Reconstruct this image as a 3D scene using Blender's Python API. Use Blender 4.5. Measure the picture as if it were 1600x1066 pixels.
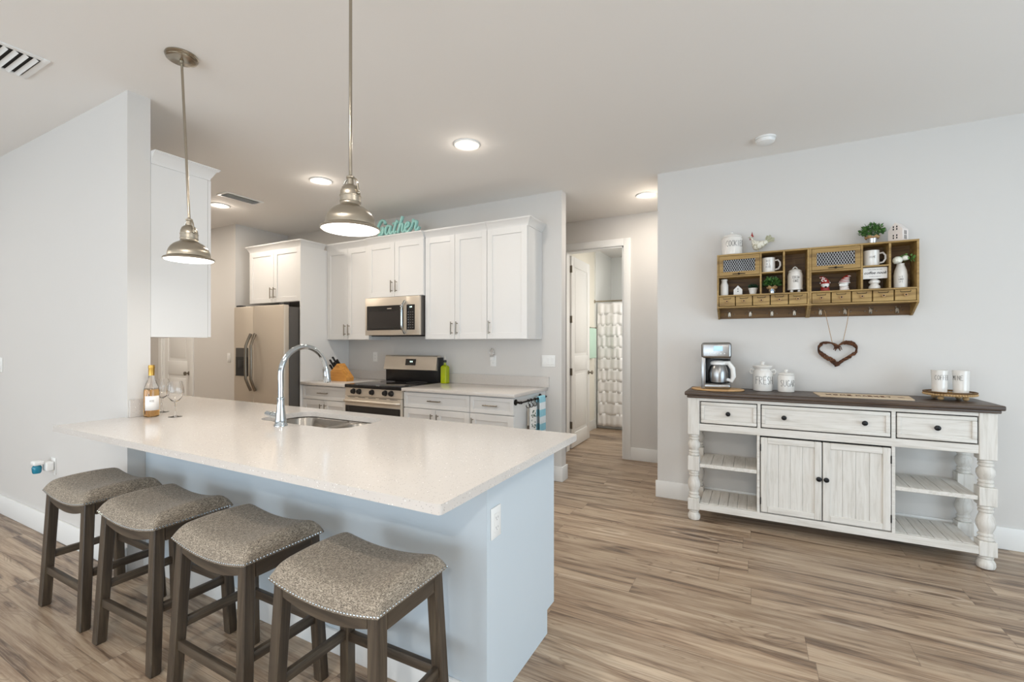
import bpy, bmesh, math, random
from mathutils import Vector, Matrix
random.seed(7)
for o in list(bpy.data.objects): bpy.data.objects.remove(o, do_unlink=True)
C = bpy.context.scene.collection
SC = bpy.context.scene
R = math.radians
PI = math.pi

# ------------------------------------------------------------------ camera
cam = bpy.data.cameras.new('camera'); cam.sensor_width = 36; cam.lens = 714.5 / 1600 * 36
cam.shift_y = 0.0019; cam.clip_start = 0.02
co = bpy.data.objects.new('camera', cam); C.objects.link(co)
co.location = (0, 0, 1.354); co.rotation_euler = (R(90), 0, R(27.9)); SC.camera = co
# ------------------------------------------------------------------ view
SC.view_settings.view_transform = 'Standard'; SC.view_settings.look = 'None'
SC.view_settings.exposure = 0.19; SC.view_settings.gamma = 1; SC.view_settings.use_curve_mapping = False
# ------------------------------------------------------------------ world + daylight
w = bpy.data.worlds.new('world'); SC.world = w; w.use_nodes = True
w.node_tree.nodes['Background'].inputs[0].default_value = (0.72, 0.86, 1.0, 1)
w.node_tree.nodes['Background'].inputs[1].default_value = 1.2

def area(name, loc, rot, sx, sy, power, col, shape='RECTANGLE', spread=PI):
    l = bpy.data.lights.new(name, 'AREA'); l.shape = shape; l.size = sx
    if shape in ('RECTANGLE', 'ELLIPSE'): l.size_y = sy
    l.energy = power; l.color = col; l.spread = spread
    o = bpy.data.objects.new(name, l); C.objects.link(o); o.location = loc; o.rotation_euler = rot
    return o
DAY = (0.80, 0.91, 1.0)
area('daylight_rear_slider', (-1.4, -3.95, 1.2), (R(118), 0, 0), 4.4, 2.3, 118, DAY)
area('daylight_rear_window', (-5.8, -3.95, 1.4), (R(115), 0, 0), 2.2, 1.6, 50, DAY)
area('daylight_right_slider', (3.75, 1.1, 1.25), (R(112), 0, R(90)), 3.6, 2.3, 84, (0.68, 0.86, 1.0))

# ------------------------------------------------------------------ materials
def S(r, g, b):
    f = lambda c: (c / 255) / 12.92 if c / 255 <= 0.04045 else ((c / 255 + 0.055) / 1.055) ** 2.4
    return (f(r), f(g), f(b), 1)
def mat(name, col, rough=0.5, metal=0.0, **k):
    m = bpy.data.materials.new(name); m.use_nodes = True
    b = m.node_tree.nodes['Principled BSDF']
    b.inputs['Base Color'].default_value = col; b.inputs['Roughness'].default_value = rough
    b.inputs['Metallic'].default_value = metal
    for kk, v in k.items(): b.inputs[kk.replace('_', ' ')].default_value = v
    return m
class N:
    def __init__(s, m): s.t = m.node_tree; s.b = s.t.nodes['Principled BSDF']
    def n(s, ty, **k):
        o = s.t.nodes.new(ty)
        for a, v in k.items(): setattr(o, a, v)
        return o
    def l(s, a, b): s.t.links.new(a, b)
    def val(s, node, **k):
        for a, v in k.items(): node.inputs[a.replace('_', ' ')].default_value = v
        return node
    def coord(s, sc=(1, 1, 1), kind='Object'):
        c = s.n('ShaderNodeTexCoord'); mp = s.n('ShaderNodeMapping'); mp.inputs['Scale'].default_value = sc
        s.l(c.outputs[kind], mp.inputs['Vector']); return mp.outputs[0]
    def noise(s, vec, scale=5, detail=4, rough=0.5, dist=0.0):
        o = s.n('ShaderNodeTexNoise'); o.inputs['Scale'].default_value = scale; o.inputs['Detail'].default_value = detail
        o.inputs['Roughness'].default_value = rough; o.inputs['Distortion'].default_value = dist
        s.l(vec, o.inputs['Vector']); return o.outputs['Fac']
    def ramp(s, fac, stops):
        r = s.n('ShaderNodeValToRGB'); e = r.color_ramp.elements
        while len(e) < len(stops): e.new(0.5)
        for i, (p, c) in enumerate(stops): e[i].position = p; e[i].color = c
        s.l(fac, r.inputs[0]); return r.outputs[0]
    def mix(s, fac, a, b, mode='MIX'):
        x = s.n('ShaderNodeMix', data_type='RGBA', blend_type=mode)
        for inp, v in ((x.inputs[0], fac), (x.inputs[6], a), (x.inputs[7], b)):
            if hasattr(v, 'links'): s.l(v, inp)
            else: inp.default_value = v
        return x.outputs[2]
    def math(s, op, a, b=0.0, c=0.0):
        x = s.n('ShaderNodeMath', operation=op)
        for i, v in enumerate((a, b, c)):
            if hasattr(v, 'links'): s.l(v, x.inputs[i])
            else: x.inputs[i].default_value = v
        return x.outputs[0]
    def bump(s, h, strength=0.2, dist=0.01):
        x = s.n('ShaderNodeBump'); x.inputs['Strength'].default_value = strength; x.inputs['Distance'].default_value = dist
        s.l(h, x.inputs['Height']); s.l(x.outputs[0], s.b.inputs['Normal'])
    def color(s, c): s.l(c, s.b.inputs['Base Color'])
    def rough(s, c): s.l(c, s.b.inputs['Roughness'])

M = {}
def paint(name, c, rough=0.6, bs=0.04):
    m = mat(name, c, rough); n = N(m)
    n.bump(n.noise(n.coord(), 160, 3), bs, 0.002); M[name] = m; return m
paint('wall_paint', S(214, 211, 207), 0.7)
paint('ceiling_paint', S(238, 235, 231), 0.8, 0.08)
paint('trim_paint', S(236, 236, 234), 0.35, 0.0)
paint('peninsula_daylight_tint', S(202, 212, 219), 0.55)  # near-white surface with the bluish cast of daylight mixed into its colour
paint('cabinet_paint', S(224, 223, 221), 0.32, 0.0)
paint('bath_paint', S(238, 234, 222), 0.6)
paint('tub_surround', S(240, 242, 240), 0.15, 0.0)
paint('white_plastic', S(238, 238, 236), 0.35, 0.0)
M['steel'] = mat('steel', S(212, 201, 186), 0.40, 0.62)
n = N(M['steel']); n.bump(n.noise(n.coord((300, 300, 2)), 3, 3), 0.05, 0.001)
n.rough(n.math('ADD', n.math('MULTIPLY', n.noise(n.coord((200, 200, 3)), 2, 2), 0.12), 0.32))
M['brushed_nickel'] = mat('brushed_nickel', S(176, 168, 154), 0.30, 1.0, Anisotropic=0.85)
n = N(M['brushed_nickel']); tg = n.n('ShaderNodeTangent', direction_type='RADIAL', axis='Z'); n.l(tg.outputs[0], n.b.inputs['Tangent'])
M['machine_steel'] = mat('machine_steel', S(160, 160, 160), 0.28, 1.0)
M['nickel'] = mat('nickel', S(172, 164, 150), 0.22, 1.0, Anisotropic=0.5)
M['sink_steel'] = mat('sink_steel', S(158, 152, 144), 0.26, 1.0)
M['chrome'] = mat('chrome', S(196, 202, 206), 0.06, 1.0)
M['handle_metal'] = mat('handle_metal', S(140, 132, 120), 0.28, 1.0)
M['dark_side'] = mat('dark_side', S(96, 92, 88), 0.4, 0.6)
M['black_glass'] = mat('black_glass', S(26, 24, 24), 0.06)
M['cooktop_glass'] = mat('cooktop_glass', S(22, 21, 22), 0.05)
M['oven_glass'] = mat('oven_glass', S(40, 37, 36), 0.08)
M['black_plastic'] = mat('black_plastic', S(24, 23, 23), 0.35)
M['dark_gap'] = mat('dark_gap', S(28, 27, 26), 0.8)
M['iron'] = mat('iron', S(38, 34, 32), 0.45, 0.7)
M['black_metal'] = mat('black_metal', S(30, 30, 32), 0.4, 0.5)
M['ink'] = mat('ink', S(52, 50, 50), 0.6)
M['grey_ink'] = mat('grey_ink', S(120, 116, 116), 0.6)
M['ceramic'] = mat('ceramic', S(232, 228, 222), 0.18, Coat_Weight=0.3)
M['matte_white'] = mat('matte_white', S(232, 230, 226), 0.6)
M['pink_white'] = mat('pink_white', S(236, 226, 220), 0.3)
M['jute'] = mat('jute', S(176, 142, 100), 0.9)
M['galvanised'] = mat('galvanised', S(200, 202, 205), 0.28, 0.9)
M['leaf'] = mat('leaf', S(58, 104, 50), 0.5)
n = N(M['leaf']); n.color(n.ramp(n.noise(n.coord(), 60, 2), [(0.3, S(28, 66, 34)), (0.7, S(96, 142, 66))]))
M['pale_leaf'] = mat('pale_leaf', S(120, 176, 96), 0.5)
M['cactus'] = mat('cactus', S(36, 70, 48), 0.7)
M['petal'] = mat('petal', S(240, 240, 228), 0.6)
M['teal'] = mat('teal', S(158, 206, 198), 0.6)
M['red'] = mat('red', S(150, 40, 34), 0.5)
M['yellow_grey'] = mat('yellow_grey', S(178, 176, 150), 0.6)
M['gold_foil'] = mat('gold_foil', S(200, 158, 80), 0.3, 0.9)
M['label_paper'] = mat('label_paper', S(238, 234, 230), 0.5)
M['aqua'] = mat('aqua', S(40, 150, 180), 0.1, Transmission_Weight=0.4)
M['screen'] = mat('screen', S(150, 190, 220), 0.2)
M['tray_wood'] = mat('tray_wood', S(196, 160, 112), 0.5)
M['mint_towel'] = mat('mint_towel', S(196, 224, 208), 0.95)
def glass(name, col, rough=0.0, ior=1.45, tr=1.0):
    M[name] = mat(name, col, rough, 0, Transmission_Weight=tr, IOR=ior); return M[name]
glass('clear_glass', (1, 1, 1, 1)); glass('rose_wine', S(255, 205, 130), 0.0, 1.34)
glass('oil_glass', S(176, 190, 24), 0.08, 1.4, 0.25)
def pane_mat():
    m = bpy.data.materials.new('window_glass'); m.use_nodes = True; t = m.node_tree; t.nodes.clear()
    o = t.nodes.new('ShaderNodeOutputMaterial'); a = t.nodes.new('ShaderNodeBsdfTransparent'); g = t.nodes.new('ShaderNodeBsdfGlossy')
    g.inputs['Roughness'].default_value = 0.02; x = t.nodes.new('ShaderNodeMixShader'); x.inputs[0].default_value = 0.06
    t.links.new(a.outputs[0], x.inputs[1]); t.links.new(g.outputs[0], x.inputs[2]); t.links.new(x.outputs[0], o.inputs[0]); return m
M['window_glass'] = pane_mat()
def emis(name, col, st):
    m = mat(name, col, 0.5); b = m.node_tree.nodes['Principled BSDF']
    b.inputs['Emission Color'].default_value = col; b.inputs['Emission Strength'].default_value = st; M[name] = m
emis('lamp_lens', (1, 0.97, 0.92, 1), 6.0)
emis('pendant_lens', (1, 0.98, 0.95, 1), 2.2)
emis('clock_digits', (0.75, 1, 0.9, 1), 2.0)
emis('lcd', (0.45, 0.68, 0.9, 1), 0.35)

def floor_mat():
    m = mat('vinyl_plank', S(160, 140, 120), 0.38); n = N(m); M['floor'] = m
    c = n.n('ShaderNodeTexCoord'); sp = n.n('ShaderNodeSeparateXYZ'); n.l(c.outputs['Object'], sp.inputs[0])
    X, Y = sp.outputs[0], sp.outputs[1]; W, L = 0.178, 1.22
    ry = n.math('DIVIDE', Y, W); row = n.math('FLOOR', ry); fy = n.math('FRACT', ry)
    wn = n.n('ShaderNodeTexWhiteNoise', noise_dimensions='1D'); n.l(row, wn.inputs['W'])
    rx = n.math('ADD', n.math('DIVIDE', X, L), n.math('MULTIPLY', wn.outputs['Value'], 7.3)); colm = n.math('FLOOR', rx); fx = n.math('FRACT', rx)
    cb = n.n('ShaderNodeCombineXYZ'); n.l(row, cb.inputs[0]); n.l(colm, cb.inputs[1])
    w2 = n.n('ShaderNodeTexWhiteNoise', noise_dimensions='2D'); n.l(cb.outputs[0], w2.inputs['Vector']); rnd = w2.outputs['Value']
    # grain space: slow along x, fast across y, shifted per plank
    gx = n.math('ADD', X, n.math('MULTIPLY', rnd, 37.0)); gy = n.math('ADD', Y, n.math('MULTIPLY', rnd, 11.0))
    def vec(sx, sy):
        v = n.n('ShaderNodeCombineXYZ'); n.l(n.math('MULTIPLY', gx, sx), v.inputs[0]); n.l(n.math('MULTIPLY', gy, sy), v.inputs[1]); n.l(rnd, v.inputs[2]); return v.outputs[0]
    big = n.noise(vec(0.75, 9.5), 1.0, 4, 0.58, 1.6)
    warp = n.noise(vec(1.3, 7), 1.0, 2, 0.5, 0.8)
    rings = n.math('FRACT', n.math('MULTIPLY', warp, 13.0)); ringl = n.math('ABSOLUTE', n.math('SUBTRACT', rings, 0.5))
    fine = n.noise(vec(8, 210), 1.0, 3, 0.6, 0.2)
    streak = n.noise(vec(1.6, 46), 1.0, 4, 0.65, 1.0)
    area_ = n.noise(vec(1.9, 6), 1.0, 2, 0.5, 0.4)
    base = n.ramp(big, [(0.36, S(108, 86, 68)), (0.45, S(153, 129, 106)), (0.54, S(178, 156, 132)), (0.72, S(197, 178, 155))])
    tone = n.ramp(rnd, [(0.0, (0.86, 0.855, 0.85, 1)), (1.0, (1.10, 1.10, 1.10, 1))])
    c1 = n.mix(1.0, base, tone, 'MULTIPLY')
    c2 = n.mix(n.ramp(streak, [(0.46, (0, 0, 0, 1)), (0.68, (0.60, 0.60, 0.60, 1))]), c1, S(122, 98, 78))
    heart = n.math('MULTIPLY', n.ramp(big, [(0.33, (1, 1, 1, 1)), (0.43, (0, 0, 0, 1))]), n.ramp(streak, [(0.36, (0.25, .25, .25, 1)), (0.56, (0.85, .85, .85, 1))]))
    c2 = n.mix(heart, c2, S(80, 61, 48))
    c3 = n.mix(n.ramp(fine, [(0.45, (0, 0, 0, 1)), (0.7, (0.32, 0.32, 0.32, 1))]), c2, S(210, 194, 172))
    rm = n.math('MULTIPLY', n.ramp(ringl, [(0.0, (0.55, 0.55, 0.55, 1)), (0.14, (0, 0, 0, 1))]), n.ramp(area_, [(0.50, (0, 0, 0, 1)), (0.62, (1, 1, 1, 1))]))
    c4 = n.mix(rm, c3, S(104, 82, 64))
    vk = n.n('ShaderNodeTexVoronoi'); vk.inputs['Scale'].default_value = 1.0; n.l(vec(2.1, 9), vk.inputs['Vector'])
    ks = n.n('ShaderNodeSeparateColor'); n.l(vk.outputs['Color'], ks.inputs[0]); pick = n.math('GREATER_THAN', ks.outputs[0], 0.62)
    kd = n.math('ADD', vk.outputs['Distance'], n.math('MULTIPLY', n.math('SUBTRACT', streak, 0.5), 0.35))
    k1 = n.math('MULTIPLY', n.ramp(kd, [(0.05, (0.9, .9, .9, 1)), (0.20, (0, 0, 0, 1))]), pick)
    c5 = n.mix(k1, c4, S(78, 60, 48))
    k2 = n.math('MULTIPLY', n.math('MULTIPLY', n.ramp(kd, [(0.20, (0, 0, 0, 1)), (0.26, (0.5, .5, .5, 1)), (0.34, (0, 0, 0, 1))]), pick), n.math('GREATER_THAN', ks.outputs[1], 0.5))
    c5 = n.mix(k2, c5, S(216, 200, 180))
    seam = n.math('MAXIMUM', n.math('LESS_THAN', fy, 0.012), n.math('LESS_THAN', fx, 0.0018))
    c6 = n.mix(n.math('MULTIPLY', seam, 0.55), c5, S(70, 56, 46))
    n.color(c6); n.bump(n.math('SUBTRACT', n.math('MULTIPLY', fine, 0.4), seam), 0.25, 0.001)
    n.rough(n.math('ADD', n.math('MULTIPLY', streak, 0.15), 0.30))
floor_mat()
def quartz():
    m = mat('quartz', S(209, 203, 197), 0.14); n = N(m); M['quartz'] = m
    v = n.coord(); a = n.n('ShaderNodeTexVoronoi'); a.inputs['Scale'].default_value = 170; n.l(v, a.inputs['Vector'])
    sel = n.n('ShaderNodeSeparateColor'); n.l(a.outputs['Color'], sel.inputs[0])
    dot = n.math('MULTIPLY', n.math('LESS_THAN', a.outputs['Distance'], 0.28), n.math('GREATER_THAN', sel.outputs[0], 0.80))
    c = n.mix(n.math('MULTIPLY', dot, 0.6), S(209, 203, 197), S(140, 132, 128))
    b = n.n('ShaderNodeTexVoronoi'); b.inputs['Scale'].default_value = 95; n.l(v, b.inputs['Vector'])
    s2 = n.n('ShaderNodeSeparateColor'); n.l(b.outputs['Color'], s2.inputs[0])
    d2 = n.math('MULTIPLY', n.math('LESS_THAN', b.outputs['Distance'], 0.2), n.math('GREATER_THAN', s2.outputs[1], 0.90))
    c = n.mix(d2, c, S(250, 248, 244)); c = n.mix(n.math('MULTIPLY', n.noise(v, 60, 4), 0.12), c, S(190, 184, 178)); n.color(c)
quartz()
def wood(name, a, b, c, axis='x', rough=0.5, bump=0.15, sc=1.0):
    m = mat(name, b, rough); n = N(m); M[name] = m
    s = {'x': (2 * sc, 30 * sc, 30 * sc), 'y': (30 * sc, 2 * sc, 30 * sc), 'z': (30 * sc, 30 * sc, 2 * sc)}[axis]
    v = n.coord(s); f = n.noise(v, 1, 5, 0.6, 0.8); n.color(n.ramp(f, [(0.3, a), (0.5, b), (0.7, c)])); n.bump(f, bump, 0.002); return m
for ax in 'xyz':
    wood('stool_wood_' + ax, S(48, 39, 31), S(74, 63, 51), S(98, 86, 70), ax, 0.45)
    wood('white_wood_' + ax, S(201, 196, 187), S(218, 214, 207), S(226, 223, 217), ax, 0.6, 0.2, 1.9)
wood('top_wood', S(50, 37, 29), S(74, 58, 46), S(94, 76, 61), 'x', 0.4)
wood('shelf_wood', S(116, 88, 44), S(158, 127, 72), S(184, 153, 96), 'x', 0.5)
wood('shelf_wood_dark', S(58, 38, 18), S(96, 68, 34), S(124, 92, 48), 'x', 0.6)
wood('block_wood', S(176, 116, 48), S(208, 146, 70), S(224, 166, 92), 'x', 0.4, 0.05)
wood('trivet_wood', S(170, 124, 76), S(206, 164, 112), S(222, 184, 134), 'x', 0.5)
wood('board_wood', S(204, 178, 146), S(222, 200, 170), S(232, 214, 188), 'x', 0.7, 0.05)
wood('twig', S(44, 26, 16), S(86, 52, 32), S(130, 86, 54), 'x', 0.9, 0.6)
def tweed():
    m = mat('tweed', S(128, 118, 106), 0.95); n = N(m); M['tweed'] = m
    a = n.noise(n.coord((620, 110, 300)), 1, 3, 0.7); b = n.noise(n.coord((110, 620, 300)), 1, 3, 0.7)
    f = n.math('MULTIPLY', n.math('ADD', a, b), 0.5); k = n.noise(n.coord(), 520, 2)
    c = n.ramp(f, [(0.40, S(78, 70, 62)), (0.5, S(144, 132, 116)), (0.60, S(198, 185, 167))])
    c = n.mix(n.ramp(k, [(0.56, (0, 0, 0, 1)), (0.66, (0.6, 0.6, 0.6, 1))]), c, S(62, 56, 54)); n.color(c); n.bump(f, 0.5, 0.002)
    n.b.inputs['Sheen Weight'].default_value = 0.1
tweed()
def curtain_m():
    m = mat('ruffle_cloth', S(250, 249, 248), 0.9); n = N(m); M['ruffle'] = m; n.bump(n.noise(n.coord((60, 60, 4)), 2, 3), 0.2, 0.003)
curtain_m()
def stripe_towel():
    m = mat('striped_towel', S(230, 240, 244), 0.95); n = N(m); M['towel'] = m
    c = n.n('ShaderNodeTexCoord'); sp = n.n('ShaderNodeSeparateXYZ'); n.l(c.outputs['Object'], sp.inputs[0])
    f = n.math('FRACT', n.math('MULTIPLY', sp.outputs[2], 7.6)); g = n.math('GREATER_THAN', f, 0.5)
    n.color(n.mix(g, S(228, 236, 240), S(150, 206, 222))); n.bump(n.noise(n.coord(), 300, 2), 0.4, 0.002)
stripe_towel()
def speckled():
    m = mat('hen_ceramic', S(228, 224, 208), 0.4); n = N(m); M['hen'] = m
    n.color(n.ramp(n.noise(n.coord(), 70, 3), [(0.35, S(176, 168, 140)), (0.5, S(230, 226, 212))]))
speckled()

# ------------------------------------------------------------------ mesh builder
class MB:
    def __init__(s): s.bm = bmesh.new()
    def box(s, x0, x1, y0, y1, z0, z1, bev=0.0, seg=2, rot=None):
        r = bmesh.ops.create_cube(s.bm, size=1); vs = r['verts']
        for v in vs:
            v.co = Vector(((x0 + x1) / 2 + v.co.x * (x1 - x0), (y0 + y1) / 2 + v.co.y * (y1 - y0), (z0 + z1) / 2 + v.co.z * (z1 - z0)))
        if bev:
            es = list({e for v in vs for e in v.link_edges})
            q = bmesh.ops.bevel(s.bm, geom=es, offset=bev, segments=seg, affect='EDGES', profile=0.5)
            vs = list({v for f in q['faces'] for v in f.verts} | {v for v in vs if v.is_valid})
        if rot is not None: bmesh.ops.transform(s.bm, matrix=rot, verts=vs)
        return s
    def mark(s): return set(s.bm.verts)
    def xf(s, mark, mtx): bmesh.ops.transform(s.bm, matrix=mtx, verts=[v for v in s.bm.verts if v not in mark]); return s
    def lathe(s, prof, c=(0, 0, 0), seg=32, axis='z', cap0=True, cap1=True):
        rings = []
        for r, h in prof:
            ring = []
            for i in range(seg):
                a = 2 * PI * i / seg; x, y = r * math.cos(a), r * math.sin(a)
                p = {'z': (x, y, h), 'y': (x, h, y), 'x': (h, x, y)}[axis]
                ring.append(s.bm.verts.new((c[0] + p[0], c[1] + p[1], c[2] + p[2])))
            rings.append(ring)
        for a, b in zip(rings, rings[1:]):
            for i in range(seg): s.bm.faces.new((a[i], a[(i + 1) % seg], b[(i + 1) % seg], b[i]))
        if cap0: s.bm.faces.new(rings[0][::-1])
        if cap1: s.bm.faces.new(rings[-1])
        return s
    def cyl(s, c, r, h, seg=24, axis='z'):
        return s.lathe([(r, 0), (r, h)], c, seg, axis)
    def tube(s, path, r, seg=8, closed=False, cap=True, flat=1.0):
        P = [Vector(p) for p in path]; n = len(P); rs = r if isinstance(r, (list, tuple)) else [r] * n
        rings = []; prev = None
        for i in range(n):
            if closed: t = (P[(i + 1) % n] - P[i - 1])
            else: t = P[min(i + 1, n - 1)] - P[max(i - 1, 0)]
            if t.length < 1e-9: t = Vector((0, 0, 1))
            t.normalize()
            if prev is None:
                u = t.orthogonal().normalized()
            else:
                u = prev - t * prev.dot(t)
                u = u.normalized() if u.length > 1e-6 else t.orthogonal().normalized()
            prev = u; v = t.cross(u)
            rings.append([s.bm.verts.new(P[i] + (u * math.cos(2 * PI * k / seg) + v * math.sin(2 * PI * k / seg) * flat) * rs[i]) for k in range(seg)])
        rr = list(zip(rings, rings[1:])) + ([(rings[-1], rings[0])] if closed else [])
        for a, b in rr:
            for k in range(seg): s.bm.faces.new((a[k], a[(k + 1) % seg], b[(k + 1) % seg], b[k]))
        if cap and not closed: s.bm.faces.new(rings[0][::-1]); s.bm.faces.new(rings[-1])
        return s
    def beam(s, a, b, w, d, up=(0, 0, 1), bev=0.0):
        a = Vector(a); b = Vector(b); t = (b - a).normalized(); L = (b - a).length
        u = Vector(up); u = (u - t * u.dot(t)).normalized(); v = t.cross(u)
        m = Matrix((( v.x, u.x, t.x, (a.x + b.x) / 2), (v.y, u.y, t.y, (a.y + b.y) / 2), (v.z, u.z, t.z, (a.z + b.z) / 2), (0, 0, 0, 1)))
        return s.box(-w / 2, w / 2, -d / 2, d / 2, -L / 2, L / 2, bev, rot=m)
    def sphere(s, c, r, u=16, v=10, rot=None):
        if not isinstance(r, (tuple, list)): r = (r, r, r)
        m = Matrix.Translation(c) @ (rot if rot else Matrix()) @ Matrix.Diagonal((r[0], r[1], r[2], 1))
        bmesh.ops.create_uvsphere(s.bm, u_segments=u, v_segments=v, radius=1, matrix=m); return s
    def prism(s, poly, d0, d1, plane='xz'):
        f = {'xz': lambda p, d: (p[0], d, p[1]), 'yz': lambda p, d: (d, p[0], p[1]), 'xy': lambda p, d: (p[0], p[1], d)}[plane]
        a = [s.bm.verts.new(f(p, d0)) for p in poly]; b = [s.bm.verts.new(f(p, d1)) for p in poly]; n = len(poly)
        s.bm.faces.new(a[::-1]); s.bm.faces.new(b)
        for i in range(n): s.bm.faces.new((a[i], a[(i + 1) % n], b[(i + 1) % n], b[i]))
        return s
    def grid(s, fn, nu, nv, flip=False):
        g = [[s.bm.verts.new(fn(i / nu, j / nv)) for j in range(nv + 1)] for i in range(nu + 1)]
        for i in range(nu):
            for j in range(nv):
                q = (g[i][j], g[i + 1][j], g[i + 1][j + 1], g[i][j + 1]); s.bm.faces.new(q[::-1] if flip else q)
        return s
    def loft(s, rings, cap0=True, cap1=True):
        rs = [[s.bm.verts.new(p) for p in r] for r in rings]; n = len(rs[0])
        for a, b in zip(rs, rs[1:]):
            for k in range(n): s.bm.faces.new((a[k], a[(k + 1) % n], b[(k + 1) % n], b[k]))
        if cap0: s.bm.faces.new(rs[0][::-1])
        if cap1: s.bm.faces.new(rs[-1])
        return s
    def build(s, name, m, parent=None, origin=None, ang=35, solid=0.0):
        bm = s.bm
        bmesh.ops.recalc_face_normals(bm, faces=bm.faces)
        off = Vector(origin) if origin is not None else (Vector(parent['_o']) if parent is not None and '_o' in parent else Vector((0, 0, 0)))
        if off.length: bmesh.ops.translate(bm, verts=bm.verts, vec=-off)
        for f in bm.faces: f.smooth = True
        for e in bm.edges:
            if len(e.link_faces) == 2 and e.calc_face_angle(0) > R(ang): e.smooth = False
        me = bpy.data.meshes.new(name); bm.to_mesh(me); bm.free(); me.materials.append(M[m] if isinstance(m, str) else m)
        o = bpy.data.objects.new(name, me); C.objects.link(o)
        if parent is not None:
            o.parent = parent
            if '_o' in parent:
                o.location = off - Vector(parent['_o']); 
            o['_o'] = list(off)
        else: o.location = off; o['_o'] = list(off)
        if solid:
            md = o.modifiers.new('thickness', 'SOLIDIFY'); md.thickness = solid; md.offset = 0
        return o
def thing(name, label, cat, loc=(0, 0, 0), group=None):
    o = bpy.data.objects.new(name, None); C.objects.link(o); o.location = loc; o.empty_display_size = 0.05
    o['label'] = label; o['category'] = cat; o['_o'] = list(loc)
    if group: o['group'] = group
    return o
def tag(o, label, cat, group=None):
    o['label'] = label; o['category'] = cat
    if group: o['group'] = group
    return o
def struct(mb, name, m, parent=None, label=None, cat=None):
    o = mb.build(name, m, parent)
    if parent is None:
        o['kind'] = 'structure'
        if label: o['label'] = label
        if cat: o['category'] = cat
    return o
def dup(o, parent=None):
    c = o.copy(); C.objects.link(c); c.parent = parent
    for ch in [x for x in list(C.objects) if x.parent == o]: dup(ch, c)
    return c

# stroke lettering (tall thin capitals), unit box 0..0.5 x 0..1
ST = {
 'A': [[(0, 0), (.25, 1), (.5, 0)], [(.1, .35), (.4, .35)]], 'B': [[(0, 0), (0, 1), (.35, .9), (.35, .6), (0, .52), (.45, .4), (.45, .1), (0, 0)]],
 'C': [[(.5, .85), (.25, 1), (.05, .7), (.05, .3), (.25, 0), (.5, .15)]], 'D': [[(0, 0), (0, 1), (.4, .8), (.45, .4), (0, 0)]],
 'E': [[(.5, 1), (0, 1), (0, 0), (.5, 0)], [(0, .55), (.4, .55)]], 'F': [[(.5, 1), (0, 1), (0, 0)], [(0, .55), (.4, .55)]],
 'G': [[(.5, .85), (.25, 1), (.02, .7), (.02, .3), (.25, 0), (.5, .1), (.5, .45), (.3, .45)]], 'H': [[(0, 0), (0, 1)], [(.5, 0), (.5, 1)], [(0, .5), (.5, .5)]],
 'I': [[(.2, 0), (.2, 1)]], 'K': [[(0, 0), (0, 1)], [(.5, 1), (0, .45), (.5, 0)]], 'L': [[(0, 1), (0, 0), (.45, 0)]],
 'M': [[(0, 0), (.05, 1), (.27, .4), (.5, 1), (.55, 0)]], 'N': [[(0, 0), (0, 1), (.45, 0), (.45, 1)]],
 'O': [[(.25, 0), (.02, .3), (.02, .7), (.25, 1), (.48, .7), (.48, .3), (.25, 0)]], 'P': [[(0, 0), (0, 1), (.4, .9), (.4, .55), (0, .5)]],
 'R': [[(0, 0), (0, 1), (.4, .9), (.4, .6), (0, .5), (.45, 0)]], 'S': [[(.45, .9), (.2, 1), (.03, .78), (.4, .35), (.3, .02), (0, .1)]],
 'T': [[(0, 1), (.5, 1)], [(.25, 1), (.25, 0)]], 'U': [[(0, 1), (.02, .2), (.25, 0), (.45, .2), (.47, 1)]], 'W': [[(0, 1), (.12, 0), (.27, .6), (.42, 0), (.55, 1)]],
 ':': [[(.2, .3), (.2, .36)], [(.2, .65), (.2, .71)]], '1': [[(.1, .8), (.25, 1), (.25, 0)]], '4': [[(.4, 0), (.4, 1), (0, .35), (.5, .35)]],
 '2': [[(0, .8), (.25, 1), (.45, .75), (0, 0), (.5, 0)]], '0': [[(.25, 0), (.02, .5), (.25, 1), (.48, .5), (.25, 0)]]}
def word(mb, txt, h, fn, r, wide=0.75, track=0.62):
    """fn(s, t) -> world point; s is centred on the word"""
    step = h * track * wide; tot = step * len(txt)
    for i, ch in enumerate(txt):
        for st in ST.get(ch, []):
            pts = []
            for (a, b), (c, d) in zip(st, st[1:]):
                for k in range(3): pts.append((a + (c - a) * k / 3, b + (d - b) * k / 3))
            pts.append(st[-1])
            mb.tube([fn(-tot / 2 + i * step + p[0] * h * wide, p[1] * h) for p in pts], r, 5)
    return mb
def on_cyl(cx, cy, r, ang, z):
    def f(s, t):
        a = ang + s / r; return (cx + (r + 0.0004) * math.sin(a), cy - (r + 0.0004) * math.cos(a), z + t)
    return f
def on_front(x, y, z): return lambda s, t: (x + s, y, z + t)

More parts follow.
